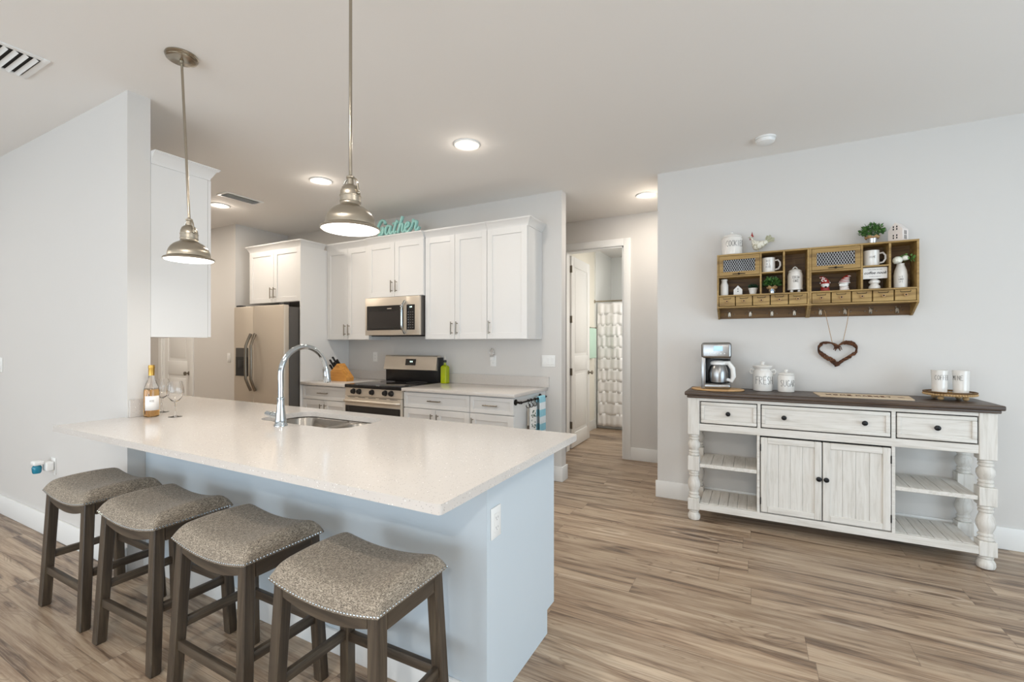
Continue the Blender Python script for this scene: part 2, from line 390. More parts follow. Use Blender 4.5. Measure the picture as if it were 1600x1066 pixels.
# ------------------------------------------------------------------ room
CZ = 2.845; YR = 4.17; XL = -3.262
b = MB(); b.box(-8.4, 3.6, -3.9, 8.2, -0.1, 0); struct(b, 'floor', 'floor')
b = MB(); b.box(-8.4, 3.6, -3.9, 8.2, CZ, CZ + 0.1); struct(b, 'ceiling', 'ceiling_paint')
b = MB(); b.box(-0.7535, 3.6, YR, 5.33, 0, CZ); struct(b, 'wall_dining', 'wall_paint')
b = MB(); b.box(-8.4, XL, 1.32, 1.437, 0, CZ); struct(b, 'wall_left', 'wall_paint')
b = MB(); b.box(-5.86, -1.66, YR, 4.285, 0, CZ); struct(b, 'wall_kitchen', 'wall_paint')
b = MB(); b.box(-8.4, -7.47, 3.44, 3.55, 0, CZ); b.box(-6.75, -5.74, 3.44, 3.55, 0, CZ); b.box(-7.47, -6.75, 3.44, 3.55, 2.45, CZ); b.box(-5.85, -5.74, 3.55, YR, 0, CZ)
struct(b, 'wall_pantry', 'wall_paint')
b = MB(); b.box(-8.5, -8.4, -3.9, 8.2, 0, CZ); struct(b, 'wall_far_left', 'wall_paint')
b = MB(); b.box(-4.2, -2.06, 5.33, 5.45, 0, CZ); b.box(-1.346, 3.6, 5.33, 5.45, 0, CZ); b.box(-2.06, -1.346, 5.33, 5.45, 2.49, CZ); struct(b, 'wall_hall', 'wall_paint')
b = MB(); b.box(-4.3, -4.2, 4.285, 5.45, 0, CZ); struct(b, 'wall_hall_end', 'wall_paint')
# rear wall with a slider and a window, right wall with a slider
b = MB(); b.box(-8.4, -6.9, -3.8, -3.68, 0, CZ); b.box(-6.9, -4.7, -3.8, -3.68, 0, 0.7); b.box(-6.9, -4.7, -3.8, -3.68, 2.35, CZ)
b.box(-4.7, -3.6, -3.8, -3.68, 0, CZ); b.box(-3.6, 0.8, -3.8, -3.68, 2.45, CZ); b.box(0.8, 3.6, -3.8, -3.68, 0, CZ); struct(b, 'wall_rear', 'wall_paint')
b = MB(); b.box(3.5, 3.62, -3.8, -.7, 0, CZ); b.box(3.5, 3.62, -.7, 2.9, 2.45, CZ); b.box(3.5, 3.62, 2.9, YR, 0, CZ); struct(b, 'wall_right', 'wall_paint')
def win(name, a0, a1, z0, z1, pos, axis, nx):
    f = MB(); p = MB(); t = 0.05
    def bx(m, u0, u1, w0, w1, d):
        if axis == 'x': m.box(u0, u1, pos - d, pos + d, w0, w1)
        else: m.box(pos - d, pos + d, u0, u1, w0, w1)
    bx(f, a0, a1, z0, z0 + t, .03); bx(f, a0, a1, z1 - t, z1, .03)
    for i in range(nx + 1):
        u = a0 + (a1 - a0) * i / nx; bx(f, max(a0, u - t / 2), min(a1, u + t / 2), z0 + t, z1 - t, .03)
    bx(p, a0 + .02, a1 - .02, z0 + .02, z1 - .02, .003)
    o = struct(f, name, 'trim_paint'); p.build('pane', 'window_glass', o)
win('window_1', -3.6, 0.8, 0.0, 2.45, -3.74, 'x', 3); win('window_2', -6.9, -4.7, 0.7, 2.35, -3.74, 'x', 2); win('window_3', -.7, 2.9, 0.0, 2.45, 3.56, 'y', 3)
# bathroom behind the hall
b = MB(); b.box(-2.36, -2.24, 5.45, 7.02, 0, CZ); b.box(-0.6, -0.5, 5.45, 8.0, 0, CZ); struct(b, 'wall_bathroom', 'bath_paint')
b = MB(); b.box(-2.36, -2.215, 7.02, 7.9, 0, CZ); b.box(-2.36, -0.5, 7.9, 8.0, 0, CZ); struct(b, 'wall_tub_surround', 'tub_surround')

def base(name, segs, h=0.14, t=0.015):
    b = MB()
    for (x0, x1, y0, y1) in segs:
        b.box(x0, x1, y0, y1, 0, h, 0.004)
    return struct(b, name, 'trim_paint')
base('baseboard_dining', [(-0.7685, 3.5, YR - .015, YR)], 0.145)
base('baseboard_left', [(-8.4, XL + .0, 1.305, 1.32)], 0.145)
base('baseboard_kitchen_end', [(-1.79, -1.645, YR - .015, YR), (-1.66, -1.645, YR, 4.30), (-1.8, -1.66, 4.285, 4.30)], 0.145)
base('baseboard_hall', [(-1.262, -0.75, 5.315, 5.33)], 0.145)
base('baseboard_bathroom', [(-2.24, -2.225, 5.5, 7.02)], 0.145)
base('baseboard_rear', [(-8.4, -3.7, -3.68, -3.665), (0.9, 3.5, -3.68, -3.665)], 0.145)
# casings
def casing(name, x0, x1, y, z1, w=0.085, t=0.018, fl=1):
    b = MB(); b.box(x0 - w, x0, y - t, y, 0, z1 + w, .003); b.box(x1, x1 + w, y - t, y, 0, z1 + w, .003); b.box(x0, x1, y - t, y, z1, z1 + w, .003)
    b.box(x0, x0 + .018, y, y + .11, 0, z1); b.box(x1 - .018, x1, y, y + .11, 0, z1); b.box(x0, x1, y, y + .11, z1 - .018, z1)
    return struct(b, name, 'trim_paint')
casing('trim_1', -2.075, -1.346, 5.33, 2.49); casing('trim_2', -7.47, -6.75, 3.44, 2.45)
def panel_door(name, W, H, split, loc, rotz, knob_side=1, hinges=True):
    o = thing(name, 'x', 'door', loc); del o['category']; o['kind'] = 'structure'; o['_o'] = [0, 0, 0]
    b = MB(); T = .035; st = .11; r = .008
    b.box(0, st, 0, T, 0, H, .002); b.box(W - st, W, 0, T, 0, H, .002)
    zs = [(0, .18), (split, split + .19), (H - .13, H)]
    for z0, z1 in zs: b.box(st, W - st, 0, T, z0, z1, .002)
    for z0, z1 in ((.18, split), (split + .19, H - .13)):
        b.box(st, W - st, r, T - r, z0, z1)
        b.box(st + .045, W - st - .045, r * .35, T - r * .35, z0 + .045, z1 - .045, .006)
    b.build('leaf', 'trim_paint', o)
    k = MB(); kx = W - .06
    for sy in (-1, 1):
        y0 = T if sy > 0 else 0
        k.lathe([(.028, 0), (.028, sy * .008), (.010, sy * .012), (.010, sy * .035), (.026, sy * .045), (.027, sy * .06), (.012, sy * .068)], (kx, y0, .93), 16, 'y')
    k.build('door_handle', 'handle_metal', o)
    if hinges:
        for z in (.25, .93, 1.6, 2.24):
            h = MB(); h.cyl((-.006, -.004, z), .008, .09, 8); h.box(-.004, .002, .0, .03, z, z + .09); h.build('hinge', 'handle_metal', o)
    o.location = loc; o.rotation_euler = (0, 0, rotz); return o
d = panel_door('door_1', .76, 2.455, 0.98, (-2.052, 5.50, .01), R(91)); d['label'] = 'white panelled door standing open into the bathroom'; d['category'] = 'door'
d = panel_door('door_2', .71, 2.42, 0.90, (-7.465, 3.455, .01), 0, hinges=False); d['label'] = 'white panelled pantry door beside the refrigerator wall'; d['category'] = 'door'

# tub, curtain, rod, towel
t = thing('bathtub', 'white bathtub behind the ruffled shower curtain', 'bathtub', (-1.4, 7.45, 0))
b = MB(); b.box(-2.213, -.61, 7.10, 7.16, 0, .42, .01); b.box(-2.213, -.61, 7.82, 7.895, 0, .42, .01); b.box(-2.213, -2.13, 7.16, 7.82, 0, .42, .01); b.box(-.69, -.61, 7.16, 7.82, 0, .42, .01); b.box(-2.13, -.69, 7.16, 7.82, 0, .08)
b.build('tub_shell', 'tub_surround', t)
t = thing('curtain_rod', 'thin metal rod across the tub holding the shower curtain', 'curtain rod', (-1.4, 7.0, 2.0))
b = MB(); b.cyl((-2.24, 7.03, 2.01), .012, 1.64, 12, 'x'); b.build('pole', 'nickel', t)
b = MB(); b.cyl((-2.24, 7.03, 2.01), .028, .02, 16, 'x'); b.build('end_cap', 'nickel', t)
b = MB()
tiers = 11; z_top = 1.985; z_bot = .06; th = (z_top - z_bot) / tiers
for k in range(tiers):
    z1 = z_top - k * th + (.012 if k else 0); z0 = z_top - (k + 1) * th - .008
    ph = random.random() * 6
    def f(u, v, z0=z0, z1=z1, ph=ph, k=k):
        x = -2.19 + u * 1.50; z = z1 + (z0 - z1) * v
        drape = .008 * math.sin(x * 24 + .6 * math.sin(k)) 
        ruf = (.003 + .004 * v) * math.sin(x * 70 + ph + 1.5 * math.sin(x * 9 + ph))
        return (x, 7.035 + drape + ruf - .002 * v, z + .006 * math.sin(x * 40 + ph) * v)
    b.grid(f, 190, 4)
tag(b.build('shower_curtain', 'ruffle', None, (-1.44, 7.04, 1.0), 80, solid=.002), 'white shower curtain of stacked gathered ruffles', 'shower curtain')
t = thing('bath_towel', 'pale mint towel hanging on the bathroom wall', 'towel', (-2.2, 6.78, 1.3))
def f(u, v):
    return (-2.185 + .012 * math.sin(v * 14 + 1), 6.6 + .33 * u, 1.62 - .52 * v) 
b = MB(); b.box(-2.205, -2.165, 6.56, 6.90, 1.12, 1.58, .012, 3); b.build('cloth', 'mint_towel', t)
b = MB(); b.box(-2.222, -2.16, 6.56, 6.585, 1.575, 1.595); b.box(-2.222, -2.16, 6.875, 6.90, 1.575, 1.595); b.cyl((-2.18, 6.55, 1.585), .008, .36, 10, 'y'); b.build('towel_bar', 'nickel', t)

# ------------------------------------------------------------------ cabinetry helpers
def shaker(mb, x0, x1, z0, z1, yf, t=0.02, st=0.058, rec=0.009):
    mb.box(x0, x0 + st, yf, yf + t, z0, z1, .0012, 1); mb.box(x1 - st, x1, yf, yf + t, z0, z1, .0012, 1)
    mb.box(x0 + st, x1 - st, yf, yf + t, z0, z0 + st, .0012, 1); mb.box(x0 + st, x1 - st, yf, yf + t, z1 - st, z1, .0012, 1)
    mb.box(x0 + st - .002, x1 - st + .002, yf + rec, yf + t - .001, z0 + st - .002, z1 - st + .002)
def pull(mb, a, b, out=(0, -0.03, 0), r=0.0055):
    a = Vector(a); b = Vector(b); o = Vector(out); d = (b - a).normalized()
    mb.tube([a + o, b + o], r, 10)
    for p in (a + d * .018, b - d * .018): mb.tube([p, p + o], r * .8, 8)
def crown(mb, x0, x1, yf, yb, z0, z1, out, left, right):
    L = []; prof = [(0, 0), (.14, .0), (.14, .14), (.30, .30), (.62, .72), (.9, .84), (.9, .9), (1, .92), (1, 1), (0.2, 1)]
    rings = []
    for a, h in prof:
        o = a * out; z = z0 + h * (z1 - z0)
        xl = x0 - (o if left else 0); xr = x1 + (o if right else 0)
        rings.append([(xl, yb, z), (xl, yf - o, z), (xr, yf - o, z), (xr, yb, z)])
    rs = [[mb.bm.verts.new(p) for p in r] for r in rings]
    for a, b in zip(rs, rs[1:]):
        for k in range(3): mb.bm.faces.new((a[k], a[k + 1], b[k + 1], b[k]))
        mb.bm.faces.new((a[3], a[0], b[0], b[3]))
    mb.bm.faces.new(rs[0]); mb.bm.faces.new(rs[-1])
CT = 2.465; CRZ = 2.53
def upper(label, x0, x1, yf, z0, divs, handles, left=False, right=False, yb=YR - .0015, ycr=None, z1=CT, hz=.05):
    t = thing('upper_cabinet', label, 'cabinet', ((x0 + x1) / 2, (yf + yb) / 2, z0))
    b = MB(); b.box(x0, x1, yf + .021, yb, z0, z1, .001, 1); b.build('carcass', 'cabinet_paint', t)
    xs = [x0] + divs + [x1]
    for i in range(len(xs) - 1):
        d = MB(); g = .0018; shaker(d, xs[i] + g, xs[i + 1] - g, z0 + .004, z1 - .012, yf)
        dd = d.build('cabinet_door', 'cabinet_paint', t)
        h = MB(); hx = xs[i] + .032 if handles[i] == 'l' else xs[i + 1] - .032
        pull(h, (hx, yf, z0 + hz), (hx, yf, z0 + hz + .13)); h.build('handle', 'handle_metal', dd)
    c = MB(); crown(c, x0, x1, yf + .012, ycr or yb, z1 - .012, CRZ, .05, left, right); c.build('crown_molding', 'cabinet_paint', t)
    return t
YU = 3.83; YC = YR - .0015
upper('white two-door wall cabinet over the knife block, left of the microwave', -4.551, -3.862, YU, 1.39, [-4.207], 'rl')
upper('short white two-door cabinet directly above the microwave', -3.86, -3.066, YU - .025, 1.855, [-3.463], 'rl')
upper('tall white two-door wall cabinet just right of the microwave', -3.064, -2.306, YU, 1.39, [-2.685], 'rl')
upper('white single-door wall cabinet at the right end of the run', -2.304, -1.868, YU, 1.39, [], 'l', False, True)
t = upper('short white two-door cabinet above the refrigerator', -5.50, -4.566, 3.47, 1.83, [-5.035], 'rl', True, True, ycr=3.788)
b = MB(); b.box(-4.565, -4.5535, 3.465, YC, 0, CT, .001, 1); b.build('side_panel', 'cabinet_paint', t)
# cabinet on the kitchen side of the left wall
t = thing('upper_cabinet', 'white wall cabinet hung at the end of the left wall, seen from its side', 'cabinet', (-3.8, 1.6, 1.39))
b = MB(); b.box(-4.45, -3.262, 1.4385, 1.768, 1.39, CT, .001, 1); b.build('carcass', 'cabinet_paint', t)
for x0, x1 in ((-4.45, -4.055), (-4.053, -3.66), (-3.658, -3.264)):
    b = MB(); b.box(x0, x1, 1.77, 1.79, 1.394, CT - .012, .0012, 1); dd = b.build('cabinet_door', 'cabinet_paint', t)
b = MB()
mk = b.mark(); crown(b, 3.262, 4.45, -1.775, -1.4385, CT - .012, CRZ, .05, True, True); b.xf(mk, Matrix.Rotation(PI, 4, 'Z')); b.build('crown_molding', 'cabinet_paint', t)

YB = 3.49
def base_cab(label, x0, x1, drawers, doors, handles, right_side=False):
    t = thing('base_cabinet', label, 'cabinet', ((x0 + x1) / 2, 3.8, 0))
    b = MB(); b.box(x0, x1, YB + .021, YC, .10, .8835, .001, 1); b.box(x0 + (0), x1 - (.02 if right_side else 0), YB + .09, YC, 0, .10); b.build('carcass', 'cabinet_paint', t)
    xs = [x0] + drawers + [x1]
    for a, c in zip(xs, xs[1:]):
        d = MB(); shaker(d, a + .002, c - .002, .725, .872, YB, st=.035); dd = d.build('drawer', 'cabinet_paint', t)
        m = (a + c) / 2; h = MB(); pull(h, (m - .075, YB, .80), (m + .075, YB, .80)); h.build('handle', 'handle_metal', dd)
    xs = [x0] + doors + [x1]
    for i in range(len(xs) - 1):
        d = MB(); shaker(d, xs[i] + .002, xs[i + 1] - .002, .105, .718, YB); dd = d.build('cabinet_door', 'cabinet_paint', t)
        hx = xs[i] + .035 if handles[i] == 'l' else xs[i + 1] - .035
        h = MB(); pull(h, (hx, YB, .55), (hx, YB, .68)); h.build('handle', 'handle_metal', dd)
base_cab('white base cabinet under the knife block, left of the range', -4.551, -3.842, [], [-4.196], 'rl')
base_cab('wide white base cabinet with one drawer, right of the range', -3.058, -2.284, [], [-2.671], 'rl')
base_cab('narrow white base cabinet at the right end, holding the rail', -2.282, -1.832, [], [], 'l', True)
t = thing('countertop', 'short white quartz counter left of the range with knife block', 'countertop', (-4.2, 3.8, .884))
b = MB(); b.box(-4.551, -3.842, 3.455, YC, .884, .914, .002); b.build('slab', 'quartz', t)
b = MB(); b.box(-4.551, -3.842, YR - .018, YC, .914, 1.018, .001, 1); b.build('backsplash', 'quartz', t)
t = thing('countertop', 'white quartz counter right of the range with oil bottle', 'countertop', (-2.4, 3.8, .884))
b = MB(); b.box(-3.058, -1.808, 3.455, YC, .884, .914, .002); b.build('slab', 'quartz', t)
b = MB(); b.box(-3.058, -1.79, YR - .018, YC, .914, 1.018, .001, 1); b.build('backsplash', 'quartz', t)

# ------------------------------------------------------------------ refrigerator
t = thing('refrigerator', 'stainless side-by-side refrigerator with black water dispenser', 'refrigerator', (-4.92, 3.65, 0))
fx0, fx1, fs = -5.495, -4.576, -5.12
b = MB(); b.box(fx0 + .005, fx1 - .003, 3.345, 4.08, .02, 1.76, .004); b.build('body', 'dark_side', t)
for a, c, hx, sg in ((fx0, fs - .003, fs - .045, -1), (fs + .003, fx1, fs + .045, 1)):
    b = MB(); b.box(a, c, 3.275, 3.34, .09, 1.78, .008, 3); dd = b.build('refrigerator_door', 'steel', t)
    h = MB(); pts = []
    for i in range(15):
        u = i / 14; bow = math.sin(u * PI)
        pts.append((hx + sg * .012 * (bow - .4), 3.268 - .055 * min(1, bow * 1.6) , .80 + u * .66))
    h.tube(pts, .015, 12, flat=.8); h.build('handle', 'handle_metal', dd)
    if sg < 0:
        q = MB(); q.box(fx0 + .045, fs - .095, 3.270, 3.274, 1.19, 1.295, .001, 1); q.build('dispenser_panel', 'dark_side', dd)
        q = MB(); q.box(fx0 + .045, fs - .095, 3.269, 3.274, .965, 1.19, .001, 1); q.box(fx0 + .1, fs - .14, 3.262, 3.27, 1.06, 1.15, .002); q.box(fx0 + .05, fs - .1, 3.262, 3.269, .967, .975); q.build('dispenser_recess', 'black_plastic', dd)
b = MB(); b.box(fx0 + .005, fx1 - .005, 3.30, 3.345, .0, .085); b.build('kick_grille', 'black_plastic', t)
b = MB(); b.box(fx1 - .10, fx1 - .02, 3.29, 3.36, 1.781, 1.80, .004); b.box(fx0 + .02, fx0 + .1, 3.29, 3.36, 1.781, 1.80, .004); b.build('hinge_cover', 'black_plastic', t)

# ------------------------------------------------------------------ range
t = thing('range', 'stainless electric range with black glass cooktop', 'range', (-3.45, 3.8, 0))
x0, x1 = -3.838, -3.062
b = MB(); b.box(x0 + .003, x1 - .003, 3.50, 4.12, .0, .884); b.build('body', 'black_plastic', t)
b = MB(); b.box(x0, x1, 3.455, 4.11, .884, .921, .006, 3); ck = b.build('cooktop', 'cooktop_glass', t)
b = MB()
for cx, cy, r in ((-3.65, 3.62, .10), (-3.25, 3.62, .085), (-3.65, 3.90, .08), (-3.25, 3.92, .11)):
    b.tube([(cx + r * math.cos(a * PI / 20), cy + r * math.sin(a * PI / 20), .9212) for a in range(40)], .0007, 4, True)
b.build('burner_ring', 'grey_ink', ck)
b = MB(); b.prism([(3.50, .884), (3.468, .884), (3.462, .80), (3.50, .80)], x0, x1, 'yz'); cp = b.build('control_panel', 'steel', t)
for u in (-3.717, -3.634, -3.454, -3.276, -3.195):
    k = MB(); k.lathe([(.030, 0), (.030, -.006), (.024, -.008), (.022, -.028), (.019, -.031)], (u, 3.467, .848), 20, 'y'); k.box(u - .004, u + .004, 3.432, 3.45, .832, .868, .001, 1); k.build('knob', 'black_plastic', cp)
b = MB(); b.box(x0 + .002, x1 - .002, 3.458, 3.50, .20, .795, .003); od = b.build('oven_door', 'steel', t)
b = MB(); b.box(x0 + .012, x1 - .012, 3.4545, 3.4578, .27, .700, .001, 1); b.build('oven_window', 'oven_glass', od)
b = MB(); b.tube([(x0 + .02, 3.456, .752), (x0 + .035, 3.425, .752), (x0 + .07, 3.412, .752), (x1 - .07, 3.412, .752), (x1 - .035, 3.425, .752), (x1 - .02, 3.456, .752)], .015, 12); b.build('handle', 'steel', od)
b = MB()
for i in range(5): b.box(x0 + .05 + i * .145, x0 + .15 + i * .145, 3.4572, 3.458, .785, .79)
b.build('vent_slot', 'black_plastic', od)
b = MB(); b.box(x0 + .002, x1 - .002, 3.46, 3.50, .05, .19, .003); b.build('drawer', 'steel', t)
b = MB(); b.box(x0 + .006, x1 - .004, 4.065, 4.155, .921, 1.19, .003); bg = b.build('backguard', 'black_plastic', t)
b = MB(); b.prism([(4.064, 1.045), (4.028, 1.052), (4.035, 1.07), (4.058, 1.20), (4.075, 1.212), (4.12, 1.212), (4.12, 1.192), (4.064, 1.192)], x0 + .003, x1 - .018, 'yz'); b.build('steel_fascia', 'steel', bg)
m = Matrix.Translation((-3.443, 4.044, 1.137)) @ Matrix.Rotation(R(-10), 4, 'X')
b = MB(); b.box(-.072, .072, -.003, .003, -.036, .036, .001, 1, m); ds = b.build('display', 'black_glass', bg)
b = MB(); word(b, '12:40', .016, lambda s, v: (-3.43 + s, 4.040 + .0, 1.135 + v), .0012); b.build('clock_digits', 'clock_digits', ds)

# ------------------------------------------------------------------ microwave
t = thing('microwave', 'stainless over-range microwave with curved handle', 'microwave', (-3.45, 3.95, 1.44))
x0, x1, z0, z1 = -3.848, -3.078, 1.438, 1.850
b = MB(); b.box(x0, x1, 3.785, YR - .002, z0, z1 - .002, .002); b.build('body', 'dark_side', t)
b = MB(); b.box(x0 + .05, x1 - .05, 3.80, 4.1, z0 - .012, z0, .002); b.build('vent_base', 'black_plastic', t)
def frame(mb, x0, x1, z0, z1, ax0, ax1, az0, az1, y0, y1):
    mb.box(x0, ax0, y0, y1, z0, z1); mb.box(ax1, x1, y0, y1, z0, z1); mb.box(ax0, ax1, y0, y1, z0, az0); mb.box(ax0, ax1, y0, y1, az1, z1)
b = MB(); xd = -3.262
b.box(x0, xd - .001, 3.755, 3.785, z0, z1, .003); dr = b.build('door', 'steel', t)
b = MB(); b.box(x0 + .028, xd - .03, 3.752, 3.7548, 1.494, 1.760, .001, 1); b.build('door_glass', 'black_glass', dr)
b = MB(); b.box(x0 + .055, xd - .07, 3.7505, 3.752, 1.515, 1.700); b.build('window_mesh', 'oven_glass', dr)
b = MB(); b.box(-3.52, -3.46, 3.7512, 3.752, 1.722, 1.731); b.build('logo', 'steel', dr)
b = MB(); pts = [(xd - .012, 3.752 - .05 * min(1, 1.8 * math.sin(PI * i / 14)), 1.455 + i / 14 * .345) for i in range(15)]; b.tube(pts, .0125, 12); b.build('handle', 'chrome', dr)
b = MB(); b.box(xd + .001, x1, 3.755, 3.785, z0, z1, .003); pn = b.build('control_panel', 'steel', t)
b = MB(); b.box(xd + .012, x1 - .062, 3.752, 3.7548, 1.494, 1.760, .001, 1); kp = b.build('keypad', 'black_glass', pn)
b = MB()
for r_ in range(7):
    b = MB()
    for c_ in range(3): b.box(-3.232 + c_ * .03, -3.218 + c_ * .03, 3.7513, 3.752, 1.515 + r_ * .027, 1.521 + r_ * .027)
    b.build('key_row', 'grey_ink', kp)
b = MB(); word(b, '12:40', .014, on_front(-3.19, 3.7515, 1.728), .0012); b.build('clock_digits', 'clock_digits', kp)

# ------------------------------------------------------------------ peninsula
b = MB(); b.box(XL + .001, -.850, 1.412, 1.532, 0, .884); struct(b, 'wall_peninsula', 'peninsula_daylight_tint')
b = MB(); b.box(-.850, -.846, 1.412, 1.532, .838, .884, .001, 1); b.box(-.85, -.846, 1.532, 2.035, .868, .884, .001, 1); struct(b, 'trim_3', 'peninsula_daylight_tint')
base('baseboard_peninsula', [(XL, -.852, 1.397, 1.412)], 0.10)
t = thing('peninsula_cabinet', 'long white cabinet run, daylight blue tinted into its end panel, carrying the sink counter', 'cabinet', (-2.3, 1.78, 0))
b = MB(); b.box(-.872, -.852, 1.533, 1.96, 0, .884); b.box(-.872, -.852, 1.96, 2.04, .11, .884); b.build('end_panel', 'peninsula_daylight_tint', t)
b = MB(); b.box(-4.55, -.873, 1.96, 1.975, 0, .11); b.box(-4.55, -.873, 2.004, 2.018, .11, .14); b.box(-4.55, -.873, 2.004, 2.018, .84, .8835); b.box(-4.55, -.873, 1.54, 2.0, .11, .125); b.build('face_frame', 'cabinet_paint', t)
xs = [-4.55, -4.0, -3.45, -2.62, -1.80, -1.34, -.874]
for a, c in zip(xs, xs[1:]):
    mk_ = MB(); mk_.box(a + .002, c - .002, 2.019, 2.039, .115, .875, .0015, 1); dd = mk_.build('cabinet_door', 'cabinet_paint', t)
    h = MB(); pull(h, (c - .04, 2.039, .6), (c - .04, 2.039, .73), (0, .03, 0)); h.build('handle', 'handle_metal', dd)

def rrect(x0, x1, y0, y1, r, n=6):
    P = []
    for cx, cy, a0 in ((x1 - r, y1 - r, 0), (x0 + r, y1 - r, 90), (x0 + r, y0 + r, 180), (x1 - r, y0 + r, 270)):
        for i in range(n + 1):
            a = R(a0 + 90 * i / n); P.append((cx + r * math.cos(a), cy + r * math.sin(a)))
    return P
SX0, SX1, SY0, SY1 = -2.56, -1.855, 1.64, 1.99
t = thing('countertop', 'large white speckled quartz counter of the peninsula with sink cutout', 'countertop', (-2.3, 1.5, .884))
bm_ = MB(); bm = bm_.bm
outer = [(-3.294, 1.006)] + [(-.753 - .012 + .012 * math.cos(a), 1.006 + .012 + .012 * math.sin(a)) for a in (R(-90), R(-60), R(-30), 0)] + [(-.753, 2.085), (-.768, 2.10), (-4.6, 2.10), (-4.6, 1.44), (XL + .003, 1.44), (XL + .003, 1.317), (-3.294, 1.317)]
inner = rrect(SX0, SX1, SY0, SY1, .10, 8)
es = []
for loop in (outer, inner):
    vs = [bm.verts.new((p[0], p[1], .914)) for p in loop]
    es += [bm.edges.new((vs[i], vs[(i + 1) % len(vs)])) for i in range(len(vs))]
bmesh.ops.triangle_fill(bm, use_beauty=True, use_dissolve=False, edges=es)
r_ = bmesh.ops.extrude_face_region(bm, geom=list(bm.faces)); bmesh.ops.translate(bm, verts=[v for v in r_['geom'] if isinstance(v, bmesh.types.BMVert)], vec=(0, 0, -.03))
bm_.build('slab', 'quartz', t)
b = MB(); b.box(XL + .001, XL + .019, 1.325, 1.436, .9145, 1.018, .001, 1); b.build('backsplash', 'quartz', t)
b = MB(); b.box(-4.5, XL, 1.438, 1.456, .9145, 1.018, .001, 1); b.build('backsplash', 'quartz', t)
t = thing('sink', 'double-bowl stainless undermount sink', 'sink', (-2.2, 1.83, .70))
b = MB(); seg = 8
xm = -2.10
for (a, c) in ((SX0 - .005, xm - .012), (xm + .012, SX1 + .005)):
    rings = []
    for (ins, z, r) in ((0, .882, .095), (.004, .874, .093), (.012, .74, .085), (.03, .712, .07), (.07, .702, .05)):
        rings.append([(p[0], p[1], z) for p in rrect(a + ins, c - ins, SY0 - .005 + ins, SY1 + .005 - ins, r, seg)])
    b.loft(rings, False, True)
    b.lathe([(.045, .703), (.045, .706), (.032, .7065), (.02, .704)], ((a + c) / 2, 1.83, 0), 20)
b.build('bowl', 'sink_steel', t, solid=.0015)
b = MB()  # rim plate with two bowl openings
es = []; bm = b.bm
for loop in (rrect(SX0 - .02, SX1 + .02, SY0 - .02, SY1 + .012, .1, 8), rrect(SX0 - .005, xm - .012, SY0 - .005, SY1 + .005, .095, 8), rrect(xm + .012, SX1 + .005, SY0 - .005, SY1 + .005, .095, 8)):
    vs = [bm.verts.new((p[0], p[1], .8815)) for p in loop]; es += [bm.edges.new((vs[i], vs[(i + 1) % len(vs)])) for i in range(len(vs))]
bmesh.ops.triangle_fill(bm, use_beauty=True, use_dissolve=False, edges=es)
b.build('rim', 'sink_steel', t)
t = thing('faucet', 'tall chrome gooseneck pull-down faucet', 'faucet', (-2.22, 1.57, .914))
b = MB(); b.lathe([(.034, .9146), (.034, .920), (.030, .926), (.027, .95), (.021, 1.0), (.018, 1.04), (.018, 1.055), (.0205, 1.057), (.0205, 1.063), (.0165, 1.066)], (-2.22, 1.57, 0), 28); b.build('base', 'chrome', t)
pts = [(-2.22, 1.57, 1.06 + i * .02) for i in range(6)]
for i in range(19):
    a = R(180 - i * 9.3); pts.append((-2.22, 1.715 + .145 * math.cos(a), 1.185 + .148 * math.sin(a)))
b = MB(); b.tube(pts, .0145, 16); b.build('spout', 'chrome', t)
e = Vector(pts[-1]); d_ = (Vector(pts[-1]) - Vector(pts[-2])).normalized(); d_ = Vector((0, .14, -1)).normalized()
b = MB(); b.tube([e, e + d_ * .012, e + d_ * .014, e + d_ * .05, e + d_ * .085, e + d_ * .095], [.0145, .0145, .018, .019, .0235, .021], 18); b.build('spray_head', 'chrome', t)
b = MB(); b.tube([(-2.24, 1.57, .965), (-2.285, 1.57, .968)], .017, 16); b.tube([(-2.285, 1.57, .968), (-2.291, 1.57, .968), (-2.293, 1.57, .9685), (-2.335, 1.568, .973), (-2.34, 1.568, .973)], [.0172, .014, .0165, .0135, .009], 16); b.build('lever', 'chrome', t)

# outlets and switches
def plate(name, label, cat, c, face, kind='outlet', w=.07, h=.115, n=1):
    t = thing(name, label, cat, c)
    mk = MB(); W = w * (1 if n == 1 else .62 * n + .2)
    mk.box(-W / 2, W / 2, -.005, 0, -h / 2, h / 2, .0018, 2); p = mk.build('cover_plate', 'white_plastic', t, origin=(0, 0, 0))
    d = MB()
    for i in range(n):
        cx = (i - (n - 1) / 2) * .046
        if kind == 'outlet': d.box(cx - .017, cx + .017, -.0075, -.005, -.034, .034, .001, 1)
        else: d.box(cx - .016, cx + .016, -.009, -.005, -.033, .033, .002, 1)
    q = d.build('receptacle' if kind == 'outlet' else 'rocker', 'trim_paint', t, origin=(0, 0, 0))
    if kind == 'outlet':
        s_ = MB()
        for z in (-.018, .018):
            s_.box(-.008, -.006, -.0078, -.0074, z - .004, z + .004); s_.box(.006, .008, -.0078, -.0074, z - .004, z + .004); s_.cyl((0, -.0078, z - .009), .002, .0004, 8, 'y')
        u = s_.build('slots', 'grey_ink', q, origin=(0, 0, 0)); u.location = (0, 0, 0)
    for x in (p, q): x.location = (0, 0, 0)
    t.rotation_euler = (0, 0, {'-y': 0, '+x': R(90)}[face]); return t
plate('wall_outlet', 'white outlet on the end of the peninsula below the counter', 'outlet', (-.8495, 1.472, .69), '+x')
plate('wall_outlet', 'white outlet behind the left counter, between knife block and range', 'outlet', (-4.10, YR - .0005, 1.185), '-y')
plate('light_switch', 'triple white switch plate at the right end of the kitchen wall', 'light switch', (-1.80, YR - .0005, 1.175), '-y', 'switch', n=3)
